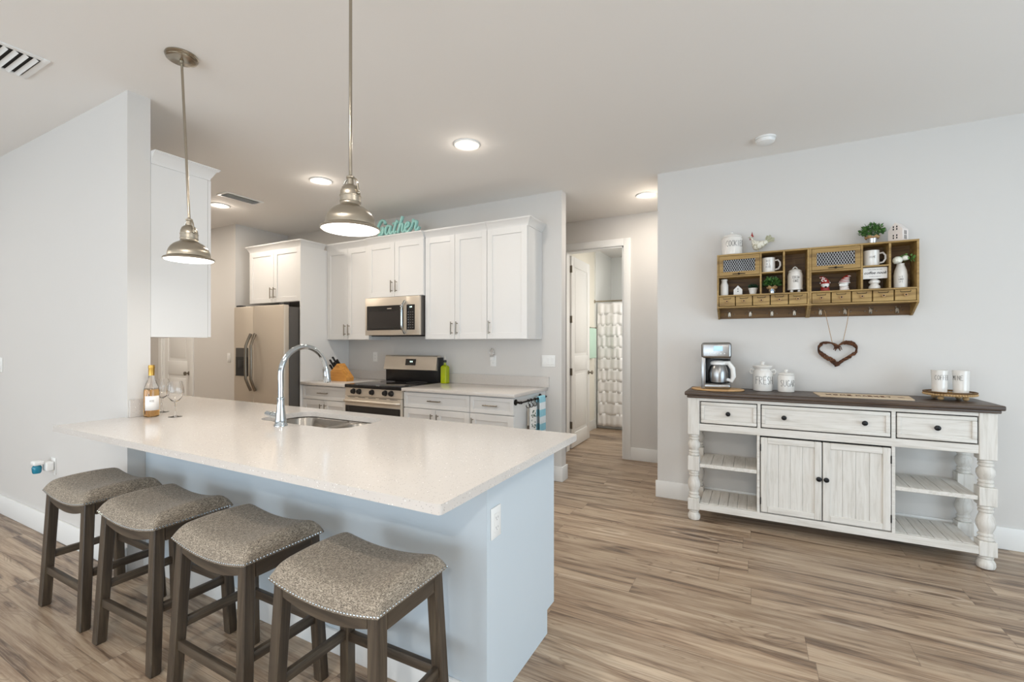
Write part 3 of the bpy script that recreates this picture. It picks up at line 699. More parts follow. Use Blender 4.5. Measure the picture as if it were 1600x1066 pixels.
plate('light_switch', 'white switch plate at the left picture edge on the left wall', 'light switch', (-5.33, 1.3195, 1.18), '-y', 'switch', n=2)
plate('light_switch', 'white switch plate beside the refrigerator', 'light switch', (-5.87, 3.4395, 1.17), '-y', 'switch')
plate('wall_outlet', 'white outlet low on the left wall holding the air freshener', 'outlet', (-4.30, 1.3195, .50), '-y')
plate('wall_outlet', 'white outlet under the glass night light right of the range', 'outlet', (-2.43, YR - .0005, 1.165), '-y')
t = thing('night_light', 'small clear glass night light plugged in above the right counter', 'night light', (-2.43, 4.14, 1.2))
b = MB(); b.box(-2.45, -2.41, 4.13, 4.161, 1.17, 1.205, .004); b.build('socket', 'white_plastic', t)
b = MB(); b.lathe([(.006, 1.206), (.02, 1.215), (.026, 1.24), (.025, 1.26), (.018, 1.285), (.006, 1.30)], (-2.43, 4.135, 0), 16); b.build('glass_shade', 'clear_glass', t)
t = thing('air_freshener', 'white plug-in air freshener with blue liquid on the left wall', 'air freshener', (-4.30, 1.28, .5))
b = MB(); b.box(-4.335, -4.265, 1.27, 1.311, .475, .535, .008, 3); b.box(-4.355, -4.29, 1.215, 1.27, .52, .55, .010, 3); b.build('housing', 'white_plastic', t)
b = MB(); b.lathe([(.020, .465), (.024, .475), (.026, .505), (.018, .519)], (-4.325, 1.24, 0), 16); b.build('refill_bottle', 'aqua', t)

# ------------------------------------------------------------------ counter items
t = thing('wine_bottle', 'rosé wine bottle with gold foil and white label', 'bottle', (-3.175, 1.40, .9145))
cx, cy = -3.178, 1.405
b = MB(); b.lathe([(.030, .9145), (.037, .918), (.0385, .93), (.0385, 1.065), (.036, 1.085), (.026, 1.115), (.0165, 1.14), (.0145, 1.165), (.0145, 1.215)], (cx, cy, 0), 28); b.build('glass_body', 'clear_glass', t)
b = MB(); b.lathe([(.027, .9175), (.0345, .922), (.036, .932), (.036, 1.062), (.033, 1.078)], (cx, cy, 0), 28); b.build('wine', 'rose_wine', t)
b = MB(); b.lathe([(.0152, 1.160), (.0152, 1.20), (.0165, 1.205), (.0165, 1.213), (.0152, 1.218), (.0152, 1.222)], (cx, cy, 0), 20); b.build('foil_cap', 'gold_foil', t)
b = MB(); b.grid(lambda u, v: (cx + .0392 * math.cos(R(-75 + 120 * u)), cy + .0392 * math.sin(R(-75 + 120 * u)), .955 + .085 * v), 14, 2); b.build('label', 'label_paper', t, solid=.0003)
b = MB(); word(b, 'ROSE', .012, lambda s, v: (cx + .0398 * math.cos(R(-20) + s / .0398), cy + .0398 * math.sin(R(-20) + s / .0398), 1.005 + v), .0006); b.build('label_text', 'grey_ink', t)
for (x, y, lab) in ((-3.05, 1.47, 'clear stemmed wine glass nearer the sink'), (-3.33, 1.53, 'clear stemmed wine glass half hidden behind the rosé bottle')):
    t = thing('wine_glass', lab, 'wine glass', (x, y, .914), 'wine glasses on the peninsula')
    pr = [(.036, .9148), (.036, .9158), (.018, .9175), (.006, .922), (.0036, .94), (.0034, .99), (.006, 1.0), (.022, 1.012), (.037, 1.035), (.043, 1.06), (.041, 1.09), (.034, 1.125)]
    inn = [(.0328, 1.125), (.0398, 1.09), (.0418, 1.06), (.036, 1.036), (.021, 1.0135), (.002, 1.006)]
    b = MB(); b.lathe(pr + inn, (x, y, 0), 28); b.build('glass', 'clear_glass', t)
t = thing('knife_block', 'angled wooden knife block with black-handled knives', 'knife block', (-4.25, 3.80, .914))
kx, ky = -4.36, 3.78
b = MB(); b.prism([(kx, .9145), (kx + .245, .9145), (kx + .25, .955), (kx + .10, 1.115), (kx - .01, 1.02)], ky - .055, ky + .055, 'xz'); b.build('block', 'block_wood', t)
for i, (fx, fy) in enumerate(((.15, -.03), (.15, .03), (.45, -.035), (.45, 0), (.45, .035), (.8, -.03), (.8, .01))):
    p = Vector((kx - .01 + .11 * fx, ky + fy, 1.02 + .095 * fx)); dv = Vector((-.66, 0, .75)).normalized()
    L = .085 + .02 * (i % 3); q = MB(); q.beam(p - dv * .0, p + dv * L, .016, .022, (0, 1, 0), .004); q.build('knife_handle', 'black_plastic', t)
t = thing('oil_bottle', 'square yellow-green olive oil bottle with black pourer', 'bottle', (-2.975, 4.06, .9145))
b = MB(); cx, cy = -2.975, 4.06
def sq(h, z, r): return [(cx + p[0], cy + p[1], z) for p in rrect(-h, h, -h, h, r, 4)]
b.loft([sq(.034, .915, .010), sq(.037, .918, .012), sq(.037, 1.09, .012), sq(.030, 1.105, .015), sq(.014, 1.115, .0135), sq(.013, 1.14, .0125)]); b.build('glass_body', 'oil_glass', t)
b = MB(); b.lathe([(.016, 1.141), (.018, 1.15), (.016, 1.166), (.007, 1.17)], (cx, cy, 0), 16); b.build('stopper', 'black_plastic', t)
b = MB(); b.tube([(cx, cy, 1.17), (cx, cy, 1.195), (cx - .006, cy - .006, 1.215)], .004, 8); b.build('pour_spout', 'steel', t)

# rail with hooks on the end of the base run
t = thing('towel_rail', 'black iron rail on the end of the right base cabinet', 'rail', (-1.79, 3.8, .83))
b = MB(); b.cyl((-1.775, 3.485, .838), .008, .575, 12, 'y'); b.build('bar', 'iron', t)
for y in (3.52, 4.03):
    b = MB(); b.lathe([(.026, 0), (.026, .008), (.010, .012), (.009, .05)], (-1.8305, y, .838), 18, 'x'); b.sphere((-1.775, y, .838), .013); b.build('mounting_rosette', 'iron', t)
for i, y in enumerate((3.66, 3.72, 3.80)):
    t = thing('hook', ['black iron S-hook on the rail, nearest the front', 'black iron S-hook on the rail, middle one', 'black iron S-hook on the rail beside the towel'][i], 'hook', (-1.775, y, .81), 'S-hooks on the black rail')
    b = MB(); pts = []
    for k in range(9): a = R(200 - k * 25); pts.append((-1.775 + .012 * math.cos(a), y, .838 + .012 * math.sin(a)))
    for k in range(12): a = R(95 - k * 26); pts.append((-1.775 + .020 * math.cos(a), y - .0, .796 + .020 * math.sin(a)))
    b.tube(pts, .0035, 6); b.build('wire', 'iron', t)
t = thing('serving_spoon', 'metal and dark wood utensil hanging from the front hook', 'utensil', (-1.77, 3.66, .6))
b = MB(); b.tube([(-1.775, 3.66, .775), (-1.775, 3.66, .62)], .005, 8); b.tube([(-1.775 + .008 * math.cos(a * PI / 6), 3.66, .781 + .008 * math.sin(a * PI / 6)) for a in range(12)], .0025, 6, True); b.build('shaft', 'steel', t)
b = MB(); b.tube([(-1.775, 3.66, .62), (-1.775, 3.66, .50)], .010, 8); b.build('grip', 'stool_wood_z', t)
t = thing('pot_holder', 'printed cloth pot holder with leafy pattern hanging from the rail', 'pot holder', (-1.77, 3.78, .65))
b = MB(); b.box(-1.785, -1.768, 3.70, 3.82, .56, .774, .006, 3); b.build('pad', 'matte_white', t)
b = MB()
for i in range(26):
    y = 3.712 + random.random() * .095; z = .58 + random.random() * .18; b.sphere((-1.7675, y, z), (.001, .006, .010), 8, 5, Matrix.Rotation(random.random() * 3, 4, 'X'))
b.build('leaf_print', 'cactus', t)
t = thing('kitchen_towel', 'blue and white striped towel folded over the black rail', 'towel', (-1.76, 3.95, .6))
b = MB(); pr = [(-1.794, .40), (-1.793, .835), (-1.786, .850), (-1.775, .856), (-1.762, .850), (-1.756, .83), (-1.750, .33)]
b.grid(lambda u, v: (lambda k: (pr[k][0] + .003 * math.sin(v * 18 + k), 3.865 + .135 * v, pr[k][1]))(int(round(u * 6))), 6, 12); b.build('cloth', 'towel', t, solid=.005)

# ------------------------------------------------------------------ 'Gather' sign
def catmull(P, n=6):
    P = [P[0]] + P + [P[-1]]; out = []
    for i in range(1, len(P) - 2):
        a, b_, c, d = P[i - 1:i + 3]
        for k in range(n):
            t = k / n
            out.append(tuple(.5 * ((2 * b_[j]) + (-a[j] + c[j]) * t + (2 * a[j] - 5 * b_[j] + 4 * c[j] - d[j]) * t * t + (-a[j] + 3 * b_[j] - 3 * c[j] + d[j]) * t ** 3) for j in range(len(b_))))
    out.append(P[-2]); return out
GA = [[[(1.15, 1.2), (1.0, 1.55), (.65, 1.62), (.28, 1.25), (.1, .7), (.25, .3), (.55, .35), (.9, .8)], [(.62, .8), (.95, .82), (.85, .35), (.62, .08), (.25, .06)]],
      [[(1.85, .88), (1.55, .98), (1.25, .7), (1.2, .25), (1.42, .08), (1.7, .4), (1.92, .95)], [(1.92, .95), (1.78, .3), (1.95, .08), (2.2, .35)]],
      [[(2.75, 1.45), (2.5, .9), (2.32, .3), (2.45, .08), (2.7, .3)], [(2.2, 1.12), (3.0, 1.22)]],
      [[(3.45, 1.75), (3.15, 1.0), (2.85, .06)], [(2.95, .45), (3.3, .95), (3.52, .85), (3.4, .3), (3.55, .08), (3.8, .35)]],
      [[(3.85, .5), (4.2, .68), (4.3, .95), (4.05, 1.0), (3.82, .6), (3.9, .18), (4.2, .08), (4.6, .45)]],
      [[(4.6, .45), (4.8, .95), (4.82, 1.2), (4.95, .98), (5.25, .98), (5.1, .35), (5.25, .08), (5.6, .4)]]]
t = thing('word_sign', 'turquoise script sign standing on the cabinets above the microwave', 'sign', (-3.45, 3.86, CRZ))
for i, L in enumerate(GA):
    b = MB(); mk = b.mark()
    for st in L:
        b.tube([(-3.745 + x * .108, 0, z * .105 + .012) for x, z in catmull([(x + .0, z) for x, z in st])], .0150, 10)
    b.xf(mk, Matrix.Translation((0, 3.835, CRZ + .004)) @ Matrix.Diagonal((1, 1.5, 1, 1))); b.build('letter', 'teal', t)

# ------------------------------------------------------------------ ceiling fittings
def can(x, y, label, power, col=(1, .90, .78)):
    t = thing('recessed_light', label, 'ceiling light', (x, y, CZ), 'round recessed ceiling lights')
    b = MB(); b.lathe([(.100, CZ), (.100, CZ - .004), (.094, CZ - .009), (.070, CZ - .007), (.066, CZ - .003)], (x, y, 0), 36, cap0=False, cap1=False); b.build('trim_ring', 'white_plastic', t)
    b = MB(); b.lathe([(.0655, CZ - .002), (.064, CZ - .006), (.045, CZ - .011), (.001, CZ - .014)], (x, y, 0), 32, cap0=False); b.build('lens', 'lamp_lens', t)
    l = bpy.data.lights.new('bulb', 'AREA'); l.shape = 'DISK'; l.size = .12; l.energy = power; l.color = col
    o = bpy.data.objects.new('bulb', l); C.objects.link(o); o.parent = t; o.location = (0, 0, -.02)
    p = bpy.data.lights.new('bulb_glow', 'POINT'); p.energy = power * .09; p.color = col; p.shadow_soft_size = .03
    o = bpy.data.objects.new('bulb_glow', p); C.objects.link(o); o.parent = t; o.location = (0, 0, -.06)
KW = 10.5
can(-1.905, 2.875, 'round recessed light nearest the sideboard wall, biggest in view', KW * .68)
can(-3.515, 2.89, 'round recessed light in the middle of the kitchen ceiling row', KW)
can(-5.11, 2.89, 'round recessed light farthest left beside the ceiling vent', KW)
can(-.962, 4.70, 'round recessed light in the hall ceiling', 8)
t = thing('smoke_detector', 'round white smoke detector on the ceiling', 'smoke detector', (.072, 3.80, CZ))
b = MB(); b.lathe([(.068, CZ), (.068, CZ - .012), (.060, CZ - .014), (.060, CZ - .018), (.064, CZ - .020), (.058, CZ - .035), (.035, CZ - .045), (.001, CZ - .046)], (.072, 3.80, 0), 36, cap0=False); b.build('housing', 'white_plastic', t)
b = MB(); b.sphere((.052, 3.775, CZ - .040), (.005, .005, .003), 10, 6); b.build('indicator', 'grey_ink', t)
def vent(label, x0, x1, y0, y1, n, axis):
    t = thing('ceiling_vent', label, 'vent', ((x0 + x1) / 2, (y0 + y1) / 2, CZ)); f = .028
    b = MB(); b.box(x0, x1, y0, y0 + f, CZ - .008, CZ, .002); b.box(x0, x1, y1 - f, y1, CZ - .008, CZ, .002); b.box(x0, x0 + f, y0 + f, y1 - f, CZ - .008, CZ, .002); b.box(x1 - f, x1, y0 + f, y1 - f, CZ - .008, CZ, .002); b.build('frame', 'white_plastic', t)
    b = MB(); b.box(x0 + f, x1 - f, y0 + f, y1 - f, CZ - .001, CZ); b.build('duct_opening', 'dark_gap', t)
    b = MB()
    for i in range(n):
        if axis == 'x':
            y = y0 + f + (y1 - y0 - 2 * f) * (i + .5) / n; m = Matrix.Translation(((x0 + x1) / 2, y, CZ - .010)) @ Matrix.Rotation(R(-30), 4, 'X'); b.box(-(x1 - x0) / 2 + f, (x1 - x0) / 2 - f, -.010, .010, -.0008, .0008, rot=m)
        else:
            x = x0 + f + (x1 - x0 - 2 * f) * (i + .5) / n; m = Matrix.Translation((x, (y0 + y1) / 2, CZ - .010)) @ Matrix.Rotation(R(35), 4, 'Y'); b.box(-.011, .011, -(y1 - y0) / 2 + f, (y1 - y0) / 2 - f, -.0008, .0008, rot=m)
    b.build('louvers', 'white_plastic', t)
vent('large white ceiling vent at the top left, over the left wall', -3.62, -3.285, .46, .995, 13, 'x')
vent('small white ceiling vent between the recessed lights', -4.76, -4.585, 2.66, 3.05, 5, 'y')

# ------------------------------------------------------------------ pendants
def pendant(label, top, bot, power):
    t = thing('pendant_light', label, 'pendant light', (top[0], top[1], CZ), 'brushed metal pendants over the peninsula')
    tx, ty = top; bx, by, rz = bot
    b = MB(); b.lathe([(.072, CZ), (.074, CZ - .006), (.070, CZ - .010), (.072, CZ - .014), (.066, CZ - .018), (.068, CZ - .022), (.058, CZ - .027), (.010, CZ - .030), (.009, CZ - .05)], (tx, ty, 0), 40, cap0=False); b.build('canopy', 'nickel', t)
    tz = rz + .215
    b = MB(); b.tube([(tx, ty, CZ - .03), (bx, by, tz)], .0062, 12); b.build('rod', 'nickel', t)
    # shade
    P = [(.110, 0), (.112, .004), (.109, .010), (.100, .014), (.094, .018), (.093, .026), (.0915, .038), (.087, .052), (.079, .066), (.067, .079), (.053, .088), (.042, .094), (.039, .098), (.0385, .108), (.040, .109), (.040, .112), (.0385, .113), (.0385, .130), (.040, .131), (.040, .134), (.0385, .135), (.037, .150), (.031, .166), (.022, .174), (.012, .178), (.011, .2), (.016, .203), (.016, .209), (.007, .215)]
    b = MB(); b.lathe([(r, rz + z) for r, z in P], (bx, by, 0), 64, cap0=False); sh = b.build('shade', 'brushed_nickel', t, origin=(bx, by, rz))
    b = MB()
    for s in (-1, 1):
        q = []
        for k in range(10):
            a = R(k * 10); q.append((bx + s * (.012 + .026 * math.sin(a)), by, rz + .168 + .034 * math.cos(a)))
        q += [(bx + s * .0425, by, rz + .15), (bx + s * .0425, by, rz + .137)]; b.tube(q, .0035, 8)
        b.sphere((bx + s * .044, by, rz + .14), .006, 10, 6)
    b.build('yoke', 'nickel', sh)
    b = MB(); b.lathe([(.1075, rz + .003), (.105, rz - .001), (.001, rz - .003)], (bx, by, 0), 40, cap0=False); b.build('diffuser', 'pendant_lens', t)
    l = bpy.data.lights.new('bulb', 'AREA'); l.shape = 'DISK'; l.size = .2; l.energy = power; l.color = (1, .95, .88)
    o = bpy.data.objects.new('bulb', l); C.objects.link(o); o.parent = t; o.location = (bx - tx, by - ty, rz - .008 - CZ)
pendant('brushed metal pendant light nearer the left wall, rod slightly tilted', (-2.625, 1.295), (-2.545, 1.29, 1.775), 2.6)
pendant('brushed metal pendant light nearer the camera, centre of the picture', (-1.40, 1.29), (-1.395, 1.285, 1.795), 2.2)

# ------------------------------------------------------------------ stools
def make_stool():
    t = thing('bar_stool', 'x', 'stool', (0, 0, 0), 'saddle stools along the peninsula')
    W, D, H = .462, .325, .60      # seat footprint, height of the nail line at the corners
    sag = lambda x: -.028 * (1 - (2 * x / W) ** 2)
    # cushion: saddle top with soft edges
    def cush(u, v):
        x = (u - .5) * W; y = (v - .5) * D
        eu = min(1, (.5 - abs(u - .5)) / .10); ev = min(1, (.5 - abs(v - .5)) / .16)
        e = (1 - (1 - eu) ** 2.2) ** .5 * (1 - (1 - ev) ** 2.2) ** .5
        dome = .050 * e + .012 * (1 - (2 * v - 1) ** 2)
        ox = .010 * math.sin(min(1, dome / .03) * PI) * (1 if abs(u - .5) > .42 else 0)
        return (x, y, H + sag(x) + dome)
    b = MB(); nu, nv = 44, 32
    b.grid(cush, nu, nv)
    vs = list(b.bm.verts)
    b.grid(lambda u, v: ((u - .5) * W, (v - .5) * D, H - .012 + sag((u - .5) * W)), nu, 2, True)
    def side(f): b.grid(f, nu, 1)
    for s in (0, 1):
        b.grid(lambda u, v, s=s: ((u - .5) * W, (s - .5) * D, H + sag((u - .5) * W) - .012 * v), nu, 1)
        b.grid(lambda u, v, s=s: ((s - .5) * W, (u - .5) * D, H - .012 if v > .5 else cush(s, u)[2]), nv, 1)
    bmesh.ops.remove_doubles(b.bm, verts=b.bm.verts, dist=.0002)
    cu = b.build('seat_cushion', 'tweed', t, ang=60)
    b = MB(); step = .0125
    nx = int(W / step); ny = int(D / step)
    for i in range(nx + 1):
        x = -W / 2 + W * i / nx
        for s in (-1, 1): b.sphere((x, s * (D / 2 + .0005), H - .006 + sag(x)), (.0043, .003, .0043), 8, 5)
    for i in range(1, ny):
        y = -D / 2 + D * i / ny
        for s in (-1, 1): b.sphere((s * (W / 2 + .0005), y, H - .006), (.003, .0043, .0043), 8, 5)
    b.build('nailhead_trim', 'chrome', cu)
    Lw = .042; tx, ty = W / 2 - .030, D / 2 - .030; bx_, by_ = W / 2 - .006, D / 2 - .004
    def leg_at(sx, sy, z):
        f = 1 - z / .585; return (sx * (tx + (bx_ - tx) * f), sy * (ty + (by_ - ty) * f))
    for sx in (-1, 1):
        for sy in (-1, 1):
            b = MB(); rings = []
            for z in (.0, .006, .30, H - .015):
                x, y = leg_at(sx, sy, z); h = Lw / 2 - (.003 if z == 0 else 0)
                c = .004
                rings.append([(x + p[0], y + p[1], z) for p in rrect(-h, h, -h, h, c, 1)])
            b.loft(rings); b.build('leg', 'stool_wood_z', t)
    for s in (-1, 1):   # long aprons follow the saddle
        b = MB(); n_ = 20; y0 = s * (ty + .010); a0 = -tx + Lw / 2; a1 = tx - Lw / 2
        rings = []
        for i in range(n_ + 1):
            x = a0 + (a1 - a0) * i / n_; q = 1 - (2 * x / (a1 - a0)) ** 2
            zt = H - .012 + sag(x); zb = H - .058 - .026 * q
            rings.append([(x, y0 - .009, zb), (x, y0 + .009, zb), (x, y0 + .009, zt), (x, y0 - .009, zt)])
        b.loft(rings); b.build('apron', 'stool_wood_x', t)
    for s in (-1, 1):
        b = MB(); b.box(s * (tx + .010) - .009, s * (tx + .010) + .009, -ty + Lw / 2, ty - Lw / 2, H - .072, H - .013, .002, 1); b.build('apron', 'stool_wood_y', t)
    # stretchers
    def stre(z, a, c, m):
        (ax, ay), (cx_, cy_) = leg_at(*a, z), leg_at(*c, z)
        b = MB(); A = Vector((ax, ay, z)); B_ = Vector((cx_, cy_, z)); d = (B_ - A).normalized() * (Lw / 2 - .002)
        b.beam(A + d, B_ - d, .020, .036, (0, 0, 1), .002); b.build('stretcher', m, t)
    stre(.185, (-1, -1), (1, -1), 'stool_wood_x'); stre(.245, (-1, 1), (1, 1), 'stool_wood_x')
    stre(.255, (-1, -1), (-1, 1), 'stool_wood_y'); stre(.255, (1, -1), (1, 1), 'stool_wood_y')
    return t
st0 = make_stool()
spots = [(-3.018, 1.118, 0, 'first saddle stool from the left, nearest the baseboard of the left wall'), (-2.393, 1.117, 1.2, 'second saddle stool from the left under the counter overhang'),
         (-1.770, 1.115, -.4, 'third saddle stool from the left under the counter overhang'), (-1.152, 1.102, .8, 'saddle stool nearest the camera, fourth from the left')]
for i, (x, y, a, lab) in enumerate(spots):
    o = st0 if i == 0 else dup(st0)
    o.location = (x, y, 0); o.rotation_euler = (0, 0, R(a)); o['label'] = 'grey tweed ' + lab

# ------------------------------------------------------------------ sideboard
t = thing('sideboard', 'distressed white farmhouse sideboard with dark wood top', 'sideboard', (.41, 3.93, 0))
sb = t
TZ = .985
b = MB(); b.box(-.470, 1.300, 3.70, 4.155, TZ - .030, TZ, .008, 3); b.box(-.455, 1.285, 3.712, 4.15, TZ - .048, TZ - .028, .006, 2); b.build('top', 'top_wood', t)
FY = 3.728
def sleg(cx, cy):
    b = MB(); h = .041
    for z0, z1 in ((.655, TZ - .048), (.380, .490), (.080, .168)): b.box(cx - h, cx + h, cy - h, cy + h, z0, z1, .003, 1)
    b.lathe([(.030, 0), (.040, .004), (.045, .018), (.044, .036), (.036, .052), (.030, .058), (.036, .064), (.036, .071), (.031, .0745), (.034, .080)], (cx, cy, 0), 28)
    b.lathe([(.032, .168), (.038, .174), (.038, .182), (.031, .187), (.030, .192), (.037, .198), (.037, .205), (.029, .212), (.034, .228), (.043, .252), (.045, .275), (.039, .302), (.031, .325), (.029, .335), (.036, .341), (.036, .350), (.030, .355), (.037, .362), (.037, .372), (.032, .380)], (cx, cy, 0), 28)
    b.lathe([(.032, .490), (.037, .496), (.037, .505), (.030, .511), (.036, .518), (.036, .526), (.029, .533), (.037, .548), (.044, .568), (.042, .590), (.032, .606), (.029, .612), (.036, .618), (.036, .627), (.030, .633), (.036, .640), (.036, .648), (.032, .655)], (cx, cy, 0), 28)
    b.build('leg', 'white_wood_z', t)
for cx in (-.409, 1.232):
    for cy in (FY + .041, 4.10): sleg(cx, cy)
b = MB()   # case
b.box(-.368, 1.191, FY + .012, 4.12, .925, .9365); b.box(-.368, 1.191, FY + .004, FY + .03, .915, .9365, .001, 1)
b.box(-.368, 1.191, FY + .004, FY + .03, .690, .742, .001, 1)
b.box(.021, .041, FY + .004, 4.12, .742, .915, .001, 1); b.box(.779, .800, FY + .004, 4.12, .742, .915, .001, 1)
b.box(-.368, 1.191, FY + .03, 4.12, .722, .740)
b.box(-.368, 1.191, 4.10, 4.12, .740, .925); b.box(-.368, -.362, FY + .03, 4.1, .69, .925); b.box(1.185, 1.191, FY + .03, 4.1, .69, .925)
b.box(.018, .036, FY + .004, 4.12, .137, .690, .001, 1); b.box(.780, .798, FY + .004, 4.12, .137, .690, .001, 1); b.box(.036, .780, 4.10, 4.12, .137, .69)
b.build('case', 'white_wood_x', t)
b = MB(); b.box(-.368, 1.191, FY + .002, FY + .024, .088, .137, .002, 1); b.box(-.368, 1.191, 4.10, 4.12, .088, .137); b.build('bottom_rail', 'white_wood_x', t)
def slats(x0, x1, z0, z1, name, n=5):
    for i in range(n):
        a = x0 + (x1 - x0) * i / n; c = x0 + (x1 - x0) * (i + 1) / n
        yield (a + .0012, c - .0012)
for nm, x0, x1, z0, z1, n in (('bottom_shelf', -.366, .017, .120, .139, 6), ('bottom_shelf', .799, 1.189, .120, .139, 6), ('bottom_shelf', .037, .779, .120, .139, 10), ('middle_shelf', -.366, .017, .415, .437, 5), ('middle_shelf', .799, 1.189, .415, .437, 5)):
    b = MB()
    for a, c in slats(x0, x1, z0, z1, nm, n): b.box(a, c, FY + .024, 4.10, z0, z1, .0015, 1)
    if nm == 'middle_shelf': b.box(x0, x1, FY + .006, FY + .024, z0 - .004, z1, .002, 1); b.box(x0, x1, 4.1, 4.118, z0 - .004, z1, .002, 1)
    b.build(nm, 'white_wood_y', t)
def knob(mb, x, y, z, r=.0165):
    mb.lathe([(.006, 0), (.006, -.010), (r * .75, -.014), (r, -.019), (r * .95, -.025), (r * .5, -.029), (.001, -.030)], (x, y, z), 20, 'y', cap1=False)
def sdrawer(x0, x1, knobs):
    z0, z1 = .750, .908
    b = MB(); b.box(x0 + .020, x1 - .020, FY + .010, FY + .022, z0 + .02, z1 - .02)
    f = .024
    for (a, c, e, g) in ((x0, x1, z0, z0 + f), (x0, x1, z1 - f, z1), (x0, x0 + f, z0 + f, z1 - f), (x1 - f, x1, z0 + f, z1 - f)): b.box(a, c, FY, FY + .022, e, g, .004, 2)
    d = b.build('drawer', 'white_wood_x', sb)
    g = MB(); g.box(x0 - .004, x1 + .004, FY + .022, FY + .026, z0 - .004, z1 + .004); g.build('shadow_gap', 'dark_gap', d)
    for k in knobs:
        q = MB(); knob(q, k, FY + .010, (z0 + z1) / 2); q.build('knob', 'black_metal', d)
sdrawer(-.356, .016, [-.17]); sdrawer(.047, .773, [.185, .64]); sdrawer(.806, 1.184, [1.0])
for x0, x1, kx, hs in ((.042, .406, .388, -1), (.412, .776, .430, 1)):
    z0, z1 = .146, .678; f = .042
    b = MB(); b.box(x0, x0 + f, FY, FY + .022, z0, z1, .003, 1); b.box(x1 - f, x1, FY, FY + .022, z0, z1, .003, 1)
    d = None
    for i in range(4):
        a = x0 + f - .004 + (x1 - x0 - 2 * f + .008) * i / 4; c = x0 + f - .004 + (x1 - x0 - 2 * f + .008) * (i + 1) / 4
        b.box(a + .0006, c - .0006, FY + .010, FY + .020, z0 + f - .004, z1 - f + .004, .001, 1)
    d = b.build('cabinet_door', 'white_wood_z', sb)
    for za, zb in ((z0, z0 + f), (z1 - f, z1)):
        r_ = MB(); r_.box(x0 + f, x1 - f, FY, FY + .022, za, zb, .003, 1); r_.build('door_rail', 'white_wood_x', d)
    g = MB(); g.box(x0 - .003, x1 + .003, FY + .022, FY + .027, z0 - .004, z1 + .004); g.build('shadow_gap', 'dark_gap', d)
    q = MB(); knob(q, kx, FY, .43); q.build('knob', 'black_metal', d)
    for z in (.20, .58):
        q = MB(); hx = x0 - .001 if hs < 0 else x1 + .001; q.box(hx - .003, hx + .003, FY - .003, FY + .01, z, z + .05, .001, 1); q.build('hinge', 'black_metal', d)

# ------------------------------------------------------------------ things on the sideboard
t = thing('trivet', 'thin oval wooden board under the coffee maker', 'board', (-.25, 3.95, TZ))
b = MB(); mk = b.mark(); b.lathe([(.165, 0), (.17, .003), (.17, .009), (.165, .012)], (0, 0, 0), 48); b.xf(mk, Matrix.Translation((-.255, 3.93, TZ + .0005)) @ Matrix.Diagonal((1.12, .85, 1, 1))); b.build('board', 'trivet_wood', t)
t = thing('coffee_maker', 'stainless drip coffee maker with thermal carafe', 'coffee maker', (-.25, 3.95, TZ + .013)); t['_o'] = [0, 0, 0]
B0 = 0
b = MB(); b.box(-.105, .100, -.10, .13, 0, .045, .02, 4); b.build('base', 'machine_steel', t, origin=(0, 0, 0))
b = MB(); b.box(-.105, .100, .04, .13, .04, .25, .012, 3); b.build('back_column', 'black_plastic', t, origin=(0, 0, 0))
b = MB(); b.box(-.110, -.078, -.10, .13, .0, .25, .006, 2); b.build('side_panel', 'machine_steel', t, origin=(0, 0, 0))
b = MB(); b.box(-.110, .105, -.11, .13, .235, .36, .022, 4); hd = b.build('brew_head', 'machine_steel', t, origin=(0, 0, 0))
b = MB(); b.box(-.022, .042, -.1125, -.108, .295, .332, .002); b.build('lcd_screen', 'lcd', hd, origin=(0, 0, 0))
b = MB()
for i in range(5): b.lathe([(.0045, 0), (.0045, -.003)], (-.045 + i * .025, -.110, .275), 10, 'y')
b.build('button', 'white_plastic', hd, origin=(0, 0, 0))
b = MB(); b.lathe([(.055, .047), (.066, .052), (.071, .09), (.070, .13), (.060, .17), (.050, .185)], (.010, -.035, 0), 32); cf = b.build('carafe', 'machine_steel', t, origin=(0, 0, 0))
b = MB(); b.lathe([(.050, .185), (.056, .188), (.056, .205), (.045, .215), (.02, .22)], (.010, -.035, 0), 28); b.build('carafe_lid', 'white_plastic', cf, origin=(0, 0, 0))
b = MB(); b.tube([(.048, -.05, .20), (.085, -.06, .20), (.112, -.068, .16), (.118, -.07, .10), (.105, -.066, .065), (.072, -.055, .075)], [.014, .016, .016, .015, .012, .010], 12, flat=1.3); b.build('carafe_handle', 'white_plastic', cf, origin=(0, 0, 0))
for ch in list(C.objects):
    if ch.parent in (t, hd, cf): ch.location = (0, 0, 0)
t.location = (-.262, 3.95, TZ + .013); t.rotation_euler = (0, 0, R(4))

def canister(name, label, cat, x, y, z, prof, lid, word_, h, ang, zt, r_at, rt, knob_r=.012, extra=None):
    t = thing(name, label, cat, (x, y, z))
    b = MB(); b.lathe([(r, z + hh) for r, hh in prof], (x, y, 0), 40); b.build('jar', 'ceramic', t)
    b = MB(); b.lathe([(r, z + hh) for r, hh in lid], (x, y, 0), 40); b.build('lid', 'ceramic', t)
    if word_:
        b = MB()
        for i, wd in enumerate(word_): word(b, wd, h, on_cyl(x, y, r_at, R(ang), z + zt - i * h * 1.35), rt)
        b.build('lettering', 'ink', t)
    return t
z = TZ + .0005
t = canister('canister', 'white milk-can canister marked FRESH beside the coffee maker', 'canister', .058, 4.02, z,
    [(.058, 0), (.066, .003), (.068, .010), (.068, .135), (.062, .152), (.052, .162), (.052, .168)],
    [(.052, .168), (.066, .182), (.068, .190), (.066, .195), (.045, .199), (.012, .202), (.010, .208), (.014, .214), (.014, .222), (.008, .227), (.001, .228)], ['FRESH'], .058, 15, .055, .0682, .0013)
b = MB()
